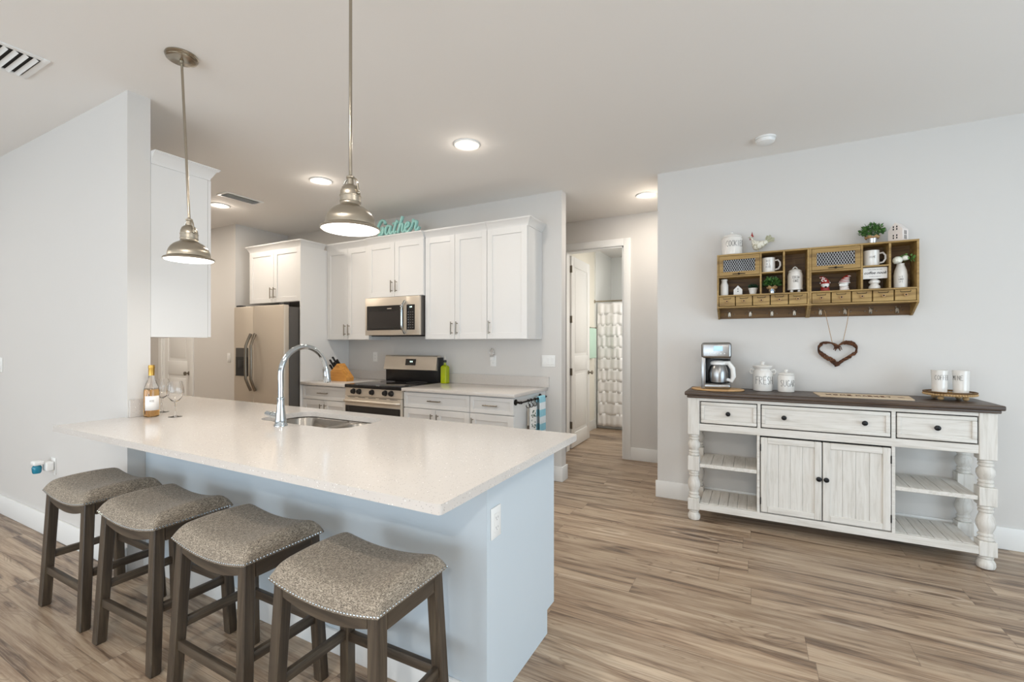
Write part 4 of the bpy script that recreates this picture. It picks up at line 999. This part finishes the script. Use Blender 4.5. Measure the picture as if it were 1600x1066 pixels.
for s in (-1, 1): b.tube([(.058 + s * .058, 4.02, z + .158), (.058 + s * .080, 4.02, z + .165), (.058 + s * .088, 4.02, z + .148), (.058 + s * .080, 4.02, z + .132), (.058 + s * .066, 4.02, z + .132)], .006, 10)
b.build('ear_handle', 'ceramic', t)
canister('canister', 'shorter white canister marked SUGAR with a round lid', 'canister', .212, 4.0, z,
    [(.048, 0), (.053, .003), (.055, .01), (.055, .118), (.050, .126), (.046, .130)],
    [(.052, .1305), (.054, .134), (.052, .140), (.030, .146), (.010, .149), (.009, .154), (.013, .160), (.012, .168), (.001, .171)], ['SUGAR'], .047, 15, .045, .0552, .0012)
t = thing('table_runner', 'long pale tan board with brown lettering lying on the sideboard', 'board', (.67, 3.86, TZ))
b = MB(); b.prism([(.385, 4.03), (.935, 4.03), (.905, 3.775), (.40, 3.775)], TZ + .0006, TZ + .006, 'xy'); b.build('board', 'board_wood', t)
b = MB()
word(b, 'HOME', .05, lambda s, v: (.53 + s, 3.86 + v, TZ + .0065), .0022, 1.0, .8); word(b, 'MARKET', .05, lambda s, v: (.72 + s, 3.86 + v, TZ + .0065), .0022, .9, .75); b.sphere((.46, 3.88, TZ + .006), (.012, .018, .001)); b.sphere((.86, 3.88, TZ + .006), (.02, .014, .001))
b.build('lettering', 'twig', t)
t = thing('serving_tray', 'small round wooden beaded tray on ball feet holding two cups', 'tray', (1.125, 3.97, TZ))
tx, ty = 1.125, 3.965
b = MB(); b.lathe([(.118, TZ + .028), (.126, TZ + .029), (.128, TZ + .036), (.122, TZ + .040), (.112, TZ + .037), (.001, TZ + .036)], (tx, ty, 0), 48, cap1=False); b.build('tray_plate', 'tray_wood', t)
b = MB()
for k in range(56): a = 2 * PI * k / 56; b.sphere((tx + .128 * math.cos(a), ty + .128 * math.sin(a), TZ + .037), (.0068,) * 3, 10, 6)
b.build('bead_edge', 'tray_wood', t)
b = MB(); b.tube([(tx + .128 * math.cos(2 * PI * k / 48), ty + .128 * math.sin(2 * PI * k / 48), TZ + .050) for k in range(48)], .0055, 8, True); b.build('rim_hoop', 'shelf_wood_dark', t)
for k in range(4):
    a = R(45 + 90 * k); b = MB(); b.sphere((tx + .085 * math.cos(a), ty + .085 * math.sin(a), TZ + .0145), (.017, .017, .0142), 14, 9); b.build('foot', 'tray_wood', t)
for (x, y, wd, ang, lab) in ((1.072, 3.955, 'COFFEE', 12, 'white handleless cup marked COFFEE on the beaded tray'), (1.180, 3.965, 'MINE', -38, 'white handleless cup marked MINE on the beaded tray')):
    t = thing('cup', lab, 'cup', (x, y, TZ + .041), 'two white cups on the beaded tray'); zz = TZ + .0412
    b = MB(); b.lathe([(.034, zz), (.038, zz + .004), (.0415, zz + .145), (.0425, zz + .150), (.040, zz + .150), (.038, zz + .144), (.035, zz + .008), (.001, zz + .006)], (x, y, 0), 36, cap1=False); b.build('body', 'ceramic', t)
    b = MB(); word(b, wd, .030, on_cyl(x, y, .0408, R(ang), zz + .088), .0008, .72, .66); b.build('lettering', 'ink', t)

# ------------------------------------------------------------------ wall shelves
WY0, WY1 = 4.0, YR
def wall_shelf(label, x0, x1, d1, d2):
    t = thing('wall_shelf', label, 'shelf', ((x0 + x1) / 2, 4.1, 1.55)); T = .012
    b = MB()
    for (a, c) in ((x0, x0 + T), (x1 - T, x1)):
        b.prism([(WY0, 2.055), (WY1, 2.055), (WY1, 1.548), (WY1 - .03, 1.548), (WY0, 1.628)], a, c, 'yz')
    b.box(x0 - .0, x1 + .0, WY0 - .004, WY1, 2.043, 2.055, .001, 1)
    b.box(x0 + T, x1 - T, WY0, WY1 - .008, 1.722, 1.733); b.box(x0 + T, x1 - T, WY0, WY1 - .008, 1.632, 1.642)
    b.box(d1 - T / 2, d1 + T / 2, WY0, WY1 - .008, 1.733, 2.043); b.box(d2 - T / 2, d2 + T / 2, WY0, WY1 - .008, 1.733, 2.043)
    b.box(d1 + T / 2, d2 - T / 2, WY0, WY1 - .008, 1.888, 1.897); b.box(x0 + T, d1 - T / 2, WY0, WY1 - .008, 1.873, 1.883)
    b.build('frame', 'shelf_wood', t)
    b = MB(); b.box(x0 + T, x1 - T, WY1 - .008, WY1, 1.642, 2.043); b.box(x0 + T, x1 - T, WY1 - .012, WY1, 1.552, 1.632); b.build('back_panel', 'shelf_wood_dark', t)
    # mesh door
    a, c, e, g = x0 + T + .002, d1 - T / 2 - .002, 1.886, 2.041; f = .030
    b = MB()
    for q in ((a, c, e, e + f), (a, c, g - f, g), (a, a + f, e + f, g - f), (c - f, c, e + f, g - f)): b.box(q[0], q[1], WY0 - .002, WY0 + .010, q[2], q[3], .001, 1)
    dr = b.build('mesh_door', 'shelf_wood', t)
    b = MB(); ax, cx_, ez, gz = a + f, c - f, e + f, g - f; wx = cx_ - ax; hz = gz - ez; p = .0165
    k = -int(hz / p) - 1
    for s in (-1, 1):
        u = -2 * hz
        while u < wx + 2 * hz:
            # diagonal x = u + s*(z-ez)*.55
            P0, P1 = u, u + s * hz * .55
            z0_, z1_ = 0.0, hz
            lo, hi = 0.0, 1.0
            for lim, sg in ((0, 1), (wx, -1)):
                f0, f1 = sg * (P0 - lim), sg * (P1 - lim)
                if f0 < 0 and f1 < 0: lo = 2
                elif f0 < 0: lo = max(lo, f0 / (f0 - f1))
                elif f1 < 0: hi = min(hi, f0 / (f0 - f1))
            if hi > lo + .02:
                b.tube([(ax + P0 + (P1 - P0) * lo, WY0 + .005, ez + hz * lo), (ax + P0 + (P1 - P0) * hi, WY0 + .005, ez + hz * hi)], .0010, 4)
            u += p
    b.build('wire_mesh', 'galvanised', dr)
    b = MB(); b.box(ax, cx_, WY0 + .011, WY0 + .014, ez, gz); b.build('door_lining', 'dark_gap', dr)
    mx = (a + c) / 2
    b = MB(); b.box(mx - .045, mx + .045, WY0 - .005, WY0 - .002, e + .008, e + .014, .001, 1); b.sphere((mx, WY0 - .010, e + .011), .008, 12, 8); b.build('door_pull', 'iron', dr)
    # five small drawers
    n = 5; w_ = (x1 - x0 - 2 * T) / n
    for i in range(n):
        p0 = x0 + T + w_ * i + .003; p1 = p0 + w_ - .006
        b = MB(); b.box(p0, p1, WY0 + .002, WY0 + .10, 1.645, 1.7195, .002, 1); d = b.build('drawer', 'shelf_wood', t)
        m = (p0 + p1) / 2
        b = MB(); b.tube([(m - .028, WY0 + .001, 1.712), (m - .026, WY0 - .0005, 1.703), (m + .026, WY0 - .0005, 1.703), (m + .028, WY0 + .001, 1.712)], .0018, 6); b.build('label_holder', 'iron', d)
        b = MB(); b.lathe([(.004, 0), (.004, -.006), (.011, -.010), (.012, -.013), (.009, -.016)], (m, WY0 + .002, 1.682), 18, 'y'); kn = b.build('knob', 'jute', d)
        b = MB(); b.sphere((m, WY0 - .0145, 1.682), (.005, .003, .005), 10, 6); b.build('knob_centre', 'dark_gap', kn)
    for i in range(4):
        hx = x0 + (x1 - x0) * (i + .55) / 4.1; yb = WY1 - .013
        b = MB(); b.box(hx - .010, hx + .010, yb - .002, yb, 1.568, 1.605, .001, 1)
        for s in (-1, 1): b.tube([(hx + s * .006, yb - .002, 1.600), (hx + s * .009, yb - .016, 1.598), (hx + s * .011, yb - .024, 1.606), (hx + s * .011, yb - .025, 1.612)], .0025, 6)
        b.tube([(hx, yb - .002, 1.574), (hx, yb - .016, 1.566), (hx, yb - .026, 1.570), (hx, yb - .028, 1.580)], .003, 6)
        for s in (-1, 1): b.sphere((hx + s * .034, yb - .002, 1.585), .004, 8, 6)
        b.build('hook', 'handle_metal', t)
    return t
wall_shelf('left half of the brown wooden cubby shelf, with hooks beneath', -.262, .3595, .045, .199)
wall_shelf('right half of the brown wooden cubby shelf, above the twig heart', .3605, .982, .671, .827)

# on top of the shelf
ZT = 2.0555
t = canister('cookie_jar', 'white lidded jar marked COOKIES on top of the shelf, left end', 'jar', -.158, 4.085, ZT,
    [(.070, 0), (.076, .004), (.076, .125), (.072, .140)], [(.074, .1405), (.076, .145), (.068, .158), (.045, .168), (.012, .173), (.011, .180), (.014, .187), (.001, .192)], ['COOKIES'], .046, 26, .065, .0762, .0012)
# hen
t = thing('hen_figurine', 'small white ceramic hen with dark red comb on the shelf', 'figurine', (.03, 4.08, ZT))
hx, hy, hz = .028, 4.085, ZT
b = MB()
rings = []
spine = [(.070, .085, .004, .006), (.055, .082, .016, .020), (.030, .070, .024, .030), (.0, .064, .028, .036), (-.022, .070, .027, .036), (-.036, .086, .020, .026), (-.041, .105, .013, .016), (-.044, .122, .012, .013), (-.050, .134, .011, .012), (-.056, .140, .004, .005)]
for dx, dz, ry, rz_ in spine:
    rings.append([(hx + dx + math.sin(2 * PI * k / 14) * rz_ * .25, hy + math.cos(2 * PI * k / 14) * ry, hz + dz + math.sin(2 * PI * k / 14) * rz_) for k in range(14)])
b.loft(rings); b.build('body', 'hen', t, ang=60)
b = MB()
for k in range(5):
    a = R(8 + k * 18); L = .055 + .008 * (k % 2); p = Vector((hx + .055, hy, hz + .082)); q = p + Vector((math.cos(a) * L, (k - 2) * .004, math.sin(a) * L))
    b.tube([p, (p + q) / 2 + Vector((-.004, 0, .006)), q], [.004, .011, .009], 8, flat=.5)
b.build('tail', 'yellow_grey', t)
b = MB(); b.prism([(hx - .056, hz + .138), (hx - .030, hz + .136), (hx - .036, hz + .152), (hx - .042, hz + .178), (hx - .049, hz + .150)], hy - .004, hy + .004, 'xz'); b.sphere((hx - .056, hy, hz + .120), (.004, .004, .009), 8, 6); b.build('comb', 'red', t)
b = MB(); b.lathe([(.0045, 0), (.001, -.014)], (hx - .058, hy, hz + .134), 10, 'x'); b.build('beak', 'yellow_grey', t)
b = MB()
for s in (-1, 1): b.tube([(hx + .002, hy + s * .009, hz + .04), (hx + .004, hy + s * .010, hz + .001)], .003, 8); b.box(hx - .012, hx + .010, hy + s * .010 - .005, hy + s * .010 + .005, hz + .0003, hz + .003)
b.build('leg', 'yellow_grey', t)

def leafball(c, r, n, size, m, name, parent, seed, up=.3, squash=1.0):
    rnd = random.Random(seed); b = MB()
    for i in range(n):
        th = rnd.random() * 2 * PI; ph = math.acos(rnd.uniform(-up, 1)); rr = r * rnd.uniform(.45, 1)
        d = Vector((math.sin(ph) * math.cos(th), math.sin(ph) * math.sin(th), math.cos(ph) * squash))
        p = Vector(c) + d * rr; f = (d + Vector((rnd.uniform(-.7, .7), rnd.uniform(-.7, .7), rnd.uniform(-.4, .8)))).normalized()
        s = f.cross(Vector((rnd.random() - .5, rnd.random() - .5, rnd.random() - .5))).normalized(); nrm = f.cross(s)
        L = size * rnd.uniform(.7, 1.2); W_ = L * .32
        v = [b.bm.verts.new(q) for q in (p, p + f * L * .35 + s * W_ + nrm * L * .06, p + f * L, p + f * L * .35 - s * W_ + nrm * L * .06, p + f * L * .5)]
        b.bm.faces.new((v[0], v[1], v[4])); b.bm.faces.new((v[1], v[2], v[4])); b.bm.faces.new((v[2], v[3], v[4])); b.bm.faces.new((v[3], v[0], v[4]))
    return b.build(name, m, parent)
def potted(label, x, y, z, rt, rb, h, wrap, lr, n, size, seed, cy=0.0, squash=.8):
    t = thing('potted_plant', label, 'plant', (x, y, z))
    b = MB(); b.lathe([(rb, z), (rt, z + h), (rt + .002, z + h + .002), (rt - .002, z + h), (rt - .003, z + h - .004), (.001, z + h - .006)], (x, y, 0), 28, cap1=False); b.build('pot', 'galvanised' if wrap else 'matte_white', t)
    if wrap:
        b = MB(); rr = []
        for k in range(37): 
            a = 2 * PI * k / 36
        b.grid(lambda u, v: ((x + (rt + .004 + .008 * v + .003 * math.sin(u * 50)) * math.cos(2 * PI * u), y + (rt + .004 + .008 * v + .003 * math.sin(u * 50)) * math.sin(2 * PI * u), z + h * .72 + v * (h * .30 + .006 * math.sin(u * 40)))), 60, 4)
        b.build('jute_wrap', 'jute', t, solid=.002)
    if wrap != 'bow': pass
    b = MB()
    for k in range(7):
        a = k * .9; b.tube([(x, y, z + h - .006), (x + .5 * lr * math.cos(a), y + .5 * lr * math.sin(a), z + h + lr * .6)], .0015, 5)
    b.build('stems', 'leaf', t)
    leafball((x, y, z + h + lr * .45), lr, n, size, 'leaf', 'foliage', t, seed, .35, squash)
    return t
potted('bushy green plant in a galvanised pot with jute, on top of the shelf', .742, 4.075, ZT, .032, .024, .055, True, .068, 330, .024, 3)
t = thing('house_figurine', 'white ceramic house with cut-out windows on top of the shelf', 'figurine', (.885, 4.08, ZT))
def little_house(t, x, y, z, w, d, h, roof, wins, m, rot=0):
    b = MB(); mk = b.mark(); b.prism([(-w / 2, 0), (w / 2, 0), (w / 2, h), (0, h + roof), (-w / 2, h)], -d / 2, d / 2, 'xz')
    M4 = Matrix.Translation((x, y, z)) @ Matrix.Rotation(R(rot), 4, 'Z'); b.xf(mk, M4); hb = b.build('house_body', m, t)
    b = MB(); mk = b.mark()
    for (u, v, ww, hh) in wins: b.box(u - ww / 2, u + ww / 2, -d / 2 - .0006, -d / 2 + .002, v - hh / 2, v + hh / 2)
    for v in (.062, .030):
        for yy in (-.012, .004): b.box(-w / 2 - .0006, -w / 2 + .002, yy, yy + .008, v - .014, v + .014); b.box(w / 2 - .002, w / 2 + .0006, yy, yy + .008, v - .014, v + .014)
    b.xf(mk, M4); b.build('window_openings', 'dark_gap', t); return hb
W8 = [(-.010, .105, .007, .012), (.010, .105, .007, .012), (-.010, .088, .007, .012), (.010, .088, .007, .012), (-.010, .045, .007, .012), (.010, .045, .007, .012), (-.010, .028, .007, .012), (.010, .028, .007, .012)]
little_house(t, .888, 4.08, ZT, .085, .075, .085, .050, W8, 'pink_white', -38)

# inside left half
ZS = 1.7335; IY = 4.075
t = thing('bottle_vase', 'small plain white milk-bottle vase in the lower left cubby', 'vase', (-.213, IY, ZS))
b = MB(); b.lathe([(.026, ZS), (.030, ZS + .004), (.030, ZS + .085), (.022, ZS + .105), (.020, ZS + .118), (.024, ZS + .122), (.024, ZS + .132), (.019, ZS + .132), (.018, ZS + .11)], (-.213, IY, 0), 28); b.build('body', 'ceramic', t)
t = thing('house_figurine', 'tiny white wooden house with two black dots in the lower left cubby', 'figurine', (-.112, IY, ZS))
b = MB(); b.prism([(-.145, ZS), (-.083, ZS), (-.083, ZS + .045), (-.114, ZS + .078), (-.145, ZS + .045)], IY - .015, IY + .015, 'xz'); b.build('house_body', 'matte_white', t)
b = MB(); b.lathe([(.004, 0), (.004, -.001)], (-.114, IY - .015, ZS + .050), 12, 'y'); b.lathe([(.004, 0), (.004, -.001)], (-.114, IY - .015, ZS + .032), 12, 'y'); b.build('dot_holes', 'dark_gap', t)
t = thing('potted_plant', 'tiny dark green moss plant in a white pot in the lower left cubby', 'plant', (-.008, IY, ZS))
b = MB(); b.lathe([(.022, ZS), (.030, ZS + .042), (.033, ZS + .044), (.033, ZS + .052), (.028, ZS + .052), (.001, ZS + .048)], (-.008, IY, 0), 28, cap1=False); b.build('pot', 'matte_white', t)
leafball((-.008, IY, ZS + .058), .032, 260, .012, 'cactus', 'foliage', t, 5, .2, .8)
t = potted('trailing green plant in a small bucket with jute bow, below the left mug', .122, IY - .01, ZS, .026, .022, .052, True, .058, 330, .024, 9, squash=.72)
b = MB(); cx, cy = .122, IY - .04
for s in (-1, 1): b.tube([(cx, cy, ZS + .048), (cx + s * .022, cy - .003, ZS + .062), (cx + s * .032, cy - .003, ZS + .048), (cx + s * .014, cy - .002, ZS + .044), (cx, cy, ZS + .048)], .003, 6); b.tube([(cx, cy, ZS + .048), (cx + s * .02, cy - .003, ZS + .02)], .0025, 6)
b.build('jute_bow', 'jute', t)
b = MB(); b.sphere((.118, IY - .0345, ZS + .026), (.004, .001, .010), 8, 6, Matrix.Rotation(.6, 4, 'Y')); b.sphere((.128, IY - .0345, ZS + .028), (.004, .001, .010), 8, 6, Matrix.Rotation(-.5, 4, 'Y')); b.build('blue_motif', 'screen', t)
def mug(label, x, y, z, words, h, rr=.046, hh=.095, inkm='grey_ink'):
    t = thing('mug', label, 'mug', (x, y, z), 'white mugs in the shelf cubbies')
    b = MB(); b.lathe([(rr - .004, z), (rr, z + .004), (rr, z + hh), (rr + .001, z + hh + .002), (rr - .003, z + hh), (rr - .004, z + .008), (.001, z + .006)], (x, y, 0), 36, cap1=False); b.build('body', 'ceramic', t)
    b = MB(); b.tube([(x + rr - .002, y - .004, z + hh * .82), (x + rr + .018, y - .005, z + hh * .86), (x + rr + .032, y - .006, z + hh * .68), (x + rr + .033, y - .006, z + hh * .45), (x + rr + .020, y - .005, z + hh * .24), (x + rr - .002, y - .004, z + hh * .20)], .0055, 10, flat=1.2); b.build('handle', 'ceramic', t)
    b = MB()
    for i, wd in enumerate(words): word(b, wd, h, on_cyl(x, y, rr + .0002, R(0), z + hh * .70 - i * h * 1.4), .0007, .9, .7)
    b.build('lettering', inkm, t); return t
mug('white mug with three lines of thin lettering in the left half of the shelf', .098, 4.07, 1.8975, ['NOT', 'ALL', 'HERE'], .016, hh=.112)
mug('white mug with one faint line of lettering in the right half of the shelf', .737, 4.07, 1.8975, ['', 'HOME', ''], .016, hh=.108)
t = canister('lidded_jar', 'tall white footed jar with looped lid in the left half of the shelf', 'jar', .275, 4.078, ZS,
    [(.040, .020), (.050, .022), (.052, .034), (.050, .040), (.051, .13), (.046, .150), (.042, .158)], [(.043, .1585), (.046, .163), (.040, .172), (.018, .182), (.002, .183)], ['COCOA', 'CAKE'], .020, 4, .105, .0512, .0009)
b = MB(); b.tube([(.255, 4.078, ZS + .176), (.266, 4.078, ZS + .192), (.275, 4.078, ZS + .199), (.284, 4.078, ZS + .192), (.295, 4.078, ZS + .176)], .004, 8); b.build('lid_loop', 'ceramic', t)
for k in range(4):
    b = MB(); b.sphere((.275 + .024 * (-1 if k % 2 else 1), 4.078 + .024 * (-1 if k > 1 else 1), ZS + .0115), .011, 12, 8); b.build('foot', 'ceramic', t)

# gnomes
def gnome(label, x, y, z, lean, hat_pat):
    t = thing('gnome_figurine', label, 'figurine', (x, y, z), 'two bearded figurines in the right shelf half')
    b = MB(); b.lathe([(.020, z), (.026, z + .004), (.028, z + .025), (.020, z + .045), (.001, z + .055)], (x, y, 0), 20, cap1=False)
    for s in (-1, 1): b.sphere((x + s * .019, y - .012, z + .008), (.011, .013, .008), 10, 7)
    b.build('body', 'red' if hat_pat == 'dots' else 'pink_white', t)
    b = MB(); b.lathe([(.002, -.052), (.016, -.034), (.026, -.010), (.024, .004), (.010, .016)], (x, y - .008, z + .056), 18); b.build('beard', 'matte_white', t)
    b = MB(); b.sphere((x, y - .033, z + .052), (.007, .006, .006), 10, 7); b.build('nose', 'pink_white', t)
    b = MB(); pts = []; rs = []
    for k in range(12):
        u = k / 11; pts.append((x + lean * .040 * u ** 2.2, y - .004, z + .056 + .062 * u - (.012 * max(0, u - .75) * 4))); rs.append(.031 * (1 - u) ** .75 + .002)
    b.tube(pts, rs, 16); hat = b.build('hat', 'red', t)
    b = MB()
    if hat_pat == 'dots':
        rnd = random.Random(2)
        for k in range(26):
            i = rnd.randrange(1, 9); a = rnd.uniform(PI, 2 * PI); b.sphere((pts[i][0] + rs[i] * math.cos(a), pts[i][1] + rs[i] * math.sin(a), pts[i][2]), .0042, 8, 6)
    else:
        for i in (0, 2, 4, 6, 9): b.tube([(pts[i][0] + (rs[i] + .0008) * math.cos(2 * PI * q / 20), pts[i][1] + (rs[i] + .0008) * math.sin(2 * PI * q / 20), pts[i][2]) for q in range(20)], .0032, 6, True)
    b.build('hat_' + ('dots' if hat_pat == 'dots' else 'bands'), 'matte_white', hat)
    if hat_pat == 'dots':
        b = MB(); b.sphere((x + .002, y - .030, z + .030), (.008, .008, .007), 10, 7); b.build('cocoa_cup', 'dark_gap', t)
    else:
        b = MB(); b.box(x - .035, x + .012, y - .042, y - .036, z + .030, z + .048, .004, 3); b.build('sign_board', 'matte_white', t)
gnome('bearded figurine with red dotted hat, left one of the pair', .462, 4.065, ZS, -.9, 'dots')
gnome('bearded figurine with red and white banded hat, right one of the pair', .578, 4.065, ZS, 1.0, 'bands')
# sign on stacked-ball stand
t = thing('tabletop_sign', 'small white coffee nook sign resting on a turned white stand', 'sign', (.75, 4.04, ZS))
b = MB(); b.lathe([(.030, ZS), (.035, ZS + .006), (.034, ZS + .020), (.022, ZS + .036), (.033, ZS + .046), (.034, ZS + .056), (.022, ZS + .068), (.018, ZS + .072)], (.752, 4.06, 0), 28); b.build('turned_stand', 'ceramic', t)
b = MB(); b.box(.681, .818, 4.026, 4.04, 1.8055, 1.884, .001, 1); sg = b.build('sign_board', 'matte_white', t)
for nm, txt, size, z_, mt, sh in (('sign_script', 'coffee nook', .026, 1.838, 'ink', .35), ('sign_text', 'WELCOME TO THE', .009, 1.866, 'grey_ink', 0), ('sign_text', 'COME IN AND SIT', .008, 1.818, 'grey_ink', 0)):
    cu = bpy.data.curves.new(nm, 'FONT'); cu.body = txt; cu.size = size; cu.extrude = .0003; cu.shear = sh; cu.align_x = 'CENTER'; cu.offset = .0004 if sh else 0
    tmp = bpy.data.objects.new(nm, cu); C.objects.link(tmp); bpy.context.view_layer.update()
    me = bpy.data.meshes.new_from_object(tmp.evaluated_get(bpy.context.evaluated_depsgraph_get())); bpy.data.objects.remove(tmp)
    me.materials.clear(); me.materials.append(M[mt]); o = bpy.data.objects.new(nm, me); C.objects.link(o); o.parent = sg; o.location = Vector((.7495, 4.0252, z_)) - Vector(sg['_o']); o.rotation_euler = (R(90), 0, 0)
# vase with flowers
t = thing('flower_vase', 'white bottle vase with white blooms at the right end of the shelf', 'vase', (.900, 4.08, ZS))
vx, vy = .900, 4.075
b = MB(); b.lathe([(.034, ZS), (.038, ZS + .004), (.039, ZS + .090), (.034, ZS + .125), (.024, ZS + .155), (.021, ZS + .168), (.0225, ZS + .172), (.018, ZS + .172), (.017, ZS + .15)], (vx, vy, 0), 32); b.build('body', 'ceramic', t)
b = MB()
for i, wd in enumerate(('LIVE', 'LAUGH', 'LOVE')): word(b, wd, .011, on_cyl(vx, vy, .0392, R(-8), ZS + .072 - i * .017), .0006)
b.build('lettering', 'grey_ink', t)
def bloom(c, r, seed, par):
    rnd = random.Random(seed); b = MB()
    for k in range(26):
        th = k * 2.4; ph = .25 + 1.25 * (k / 26); d = Vector((math.sin(ph) * math.cos(th), math.sin(ph) * math.sin(th), math.cos(ph)))
        m = Matrix.Translation(Vector(c) + d * r * .6) @ d.to_track_quat('Z', 'Y').to_matrix().to_4x4()
        mk = b.mark(); b.grid(lambda u, v: ((u - .5) * r * .9 * (1 - (2 * v - 1) ** 2 * .3), (v - .5) * r * .9, -.25 * r * ((2 * u - 1) ** 2 + (2 * v - 1) ** 2)), 4, 4); b.xf(mk, m)
    b.build('flower', 'petal', par, solid=.0006)
bloom((vx - .024, vy - .034, ZS + .190), .048, 1, t); bloom((vx + .020, vy - .028, ZS + .204), .034, 2, t); bloom((vx - .005, vy + .01, ZS + .212), .022, 4, t)
leafball((vx + .052, vy - .030, ZS + .200), .018, 26, .020, 'pale_leaf', 'leaf_sprig', t, 8, .9); leafball((vx + .02, vy - .01, ZS + .218), .018, 18, .016, 'pale_leaf', 'leaf_sprig', t, 18, .9)
b = MB(); b.tube([(vx, vy, ZS + .15), (vx + .02, vy - .01, ZS + .185), (vx + .05, vy - .03, ZS + .198)], .0015, 5); b.tube([(vx, vy, ZS + .15), (vx - .01, vy - .015, ZS + .19)], .0015, 5); b.build('stem', 'leaf', t)

# heart wreath
t = thing('heart_wreath', 'heart-shaped brown twig wreath hanging by twine below the shelf', 'wreath', (.547, 4.14, 1.27))
def heart(u):
    a = 2 * PI * u; x = 16 * math.sin(a) ** 3; y = 13 * math.cos(a) - 5 * math.cos(2 * a) - 2 * math.cos(3 * a) - math.cos(4 * a); return x / 16 * .118, (y + 2.5) / 14.5 * .086
rnd = random.Random(11)
b = MB()
for s in range(7):
    ph = s * .9; fq = rnd.choice((9, 11, 13, 15)); rr = .010 + rnd.random() * .003; pts = []
    for k in range(150):
        u = k / 150; x, zz = heart(u); a = ph + 2 * PI * fq * u
        pts.append((.547 + x + rr * math.cos(a) * math.cos(2 * PI * u) , 4.142 + rr * .8 * math.sin(a), 1.272 + zz + rr * math.cos(a) * math.sin(2 * PI * u + .5)))
    b.tube(pts, .0042 + .001 * (s % 2), 6, True)
b.build('twig_ring', 'twig', t)
b = MB()
for s in (-1, 1):
    b.tube([(.547, 4.126, 1.330), (.547 + s * .018, 4.12, 1.325), (.547 + s * .026, 4.12, 1.305), (.547 + s * .006, 4.122, 1.318)], .004, 6); b.tube([(.547, 4.122, 1.326), (.547 + s * .016, 4.12, 1.296)], .0035, 6)
b.build('twine_bow', 'twig', t)
b = MB()
b.tube([(.518, 4.138, 1.345), (.488, 4.136, 1.500), (.470, 4.136, 1.590), (.466, 4.134, 1.6)], .0018, 6); b.tube([(.578, 4.138, 1.345), (.606, 4.136, 1.500), (.614, 4.136, 1.570), (.616, 4.134, 1.6)], .0018, 6); b.build('hanging_twine', 'jute', t)

can(-6.65, 2.25, 'added fill light for the pantry corner, unseen behind the left wall cabinet', 19)  # extra unseen lamp added to brighten the pantry wall
# recessed lights of the living area behind the camera
for x, y, e, lab in ((-1.2, -.05, 13, 'round recessed light above the stools, just behind the camera'), (1.0, -2.05, 48, 'round recessed light in the right rear of the living area'),
                (-3.5, -2.05, 9, 'round recessed light in the left rear of the living area'), (-5.6, -.6, 14, 'round recessed light in the far left of the living area'), (1.4, 1.2, 12, 'round recessed light in front of the sideboard, above the picture')):
    can(x, y, lab, e, (1, .93, .85))
area('bathroom_ceiling_lamp', (-1.15, 6.5, 2.78), (0, 0, 0), .8, .8, 8, (1, .97, .93))
area('bathroom_fill_lamp', (-.62, 6.65, 1.7), (R(90), 0, R(90)), .5, .9, 9, (1, .97, .93))  # unseen side lamp added to even out the light on door and curtain

for o in bpy.data.objects:
    if '_o' in o: del o['_o']
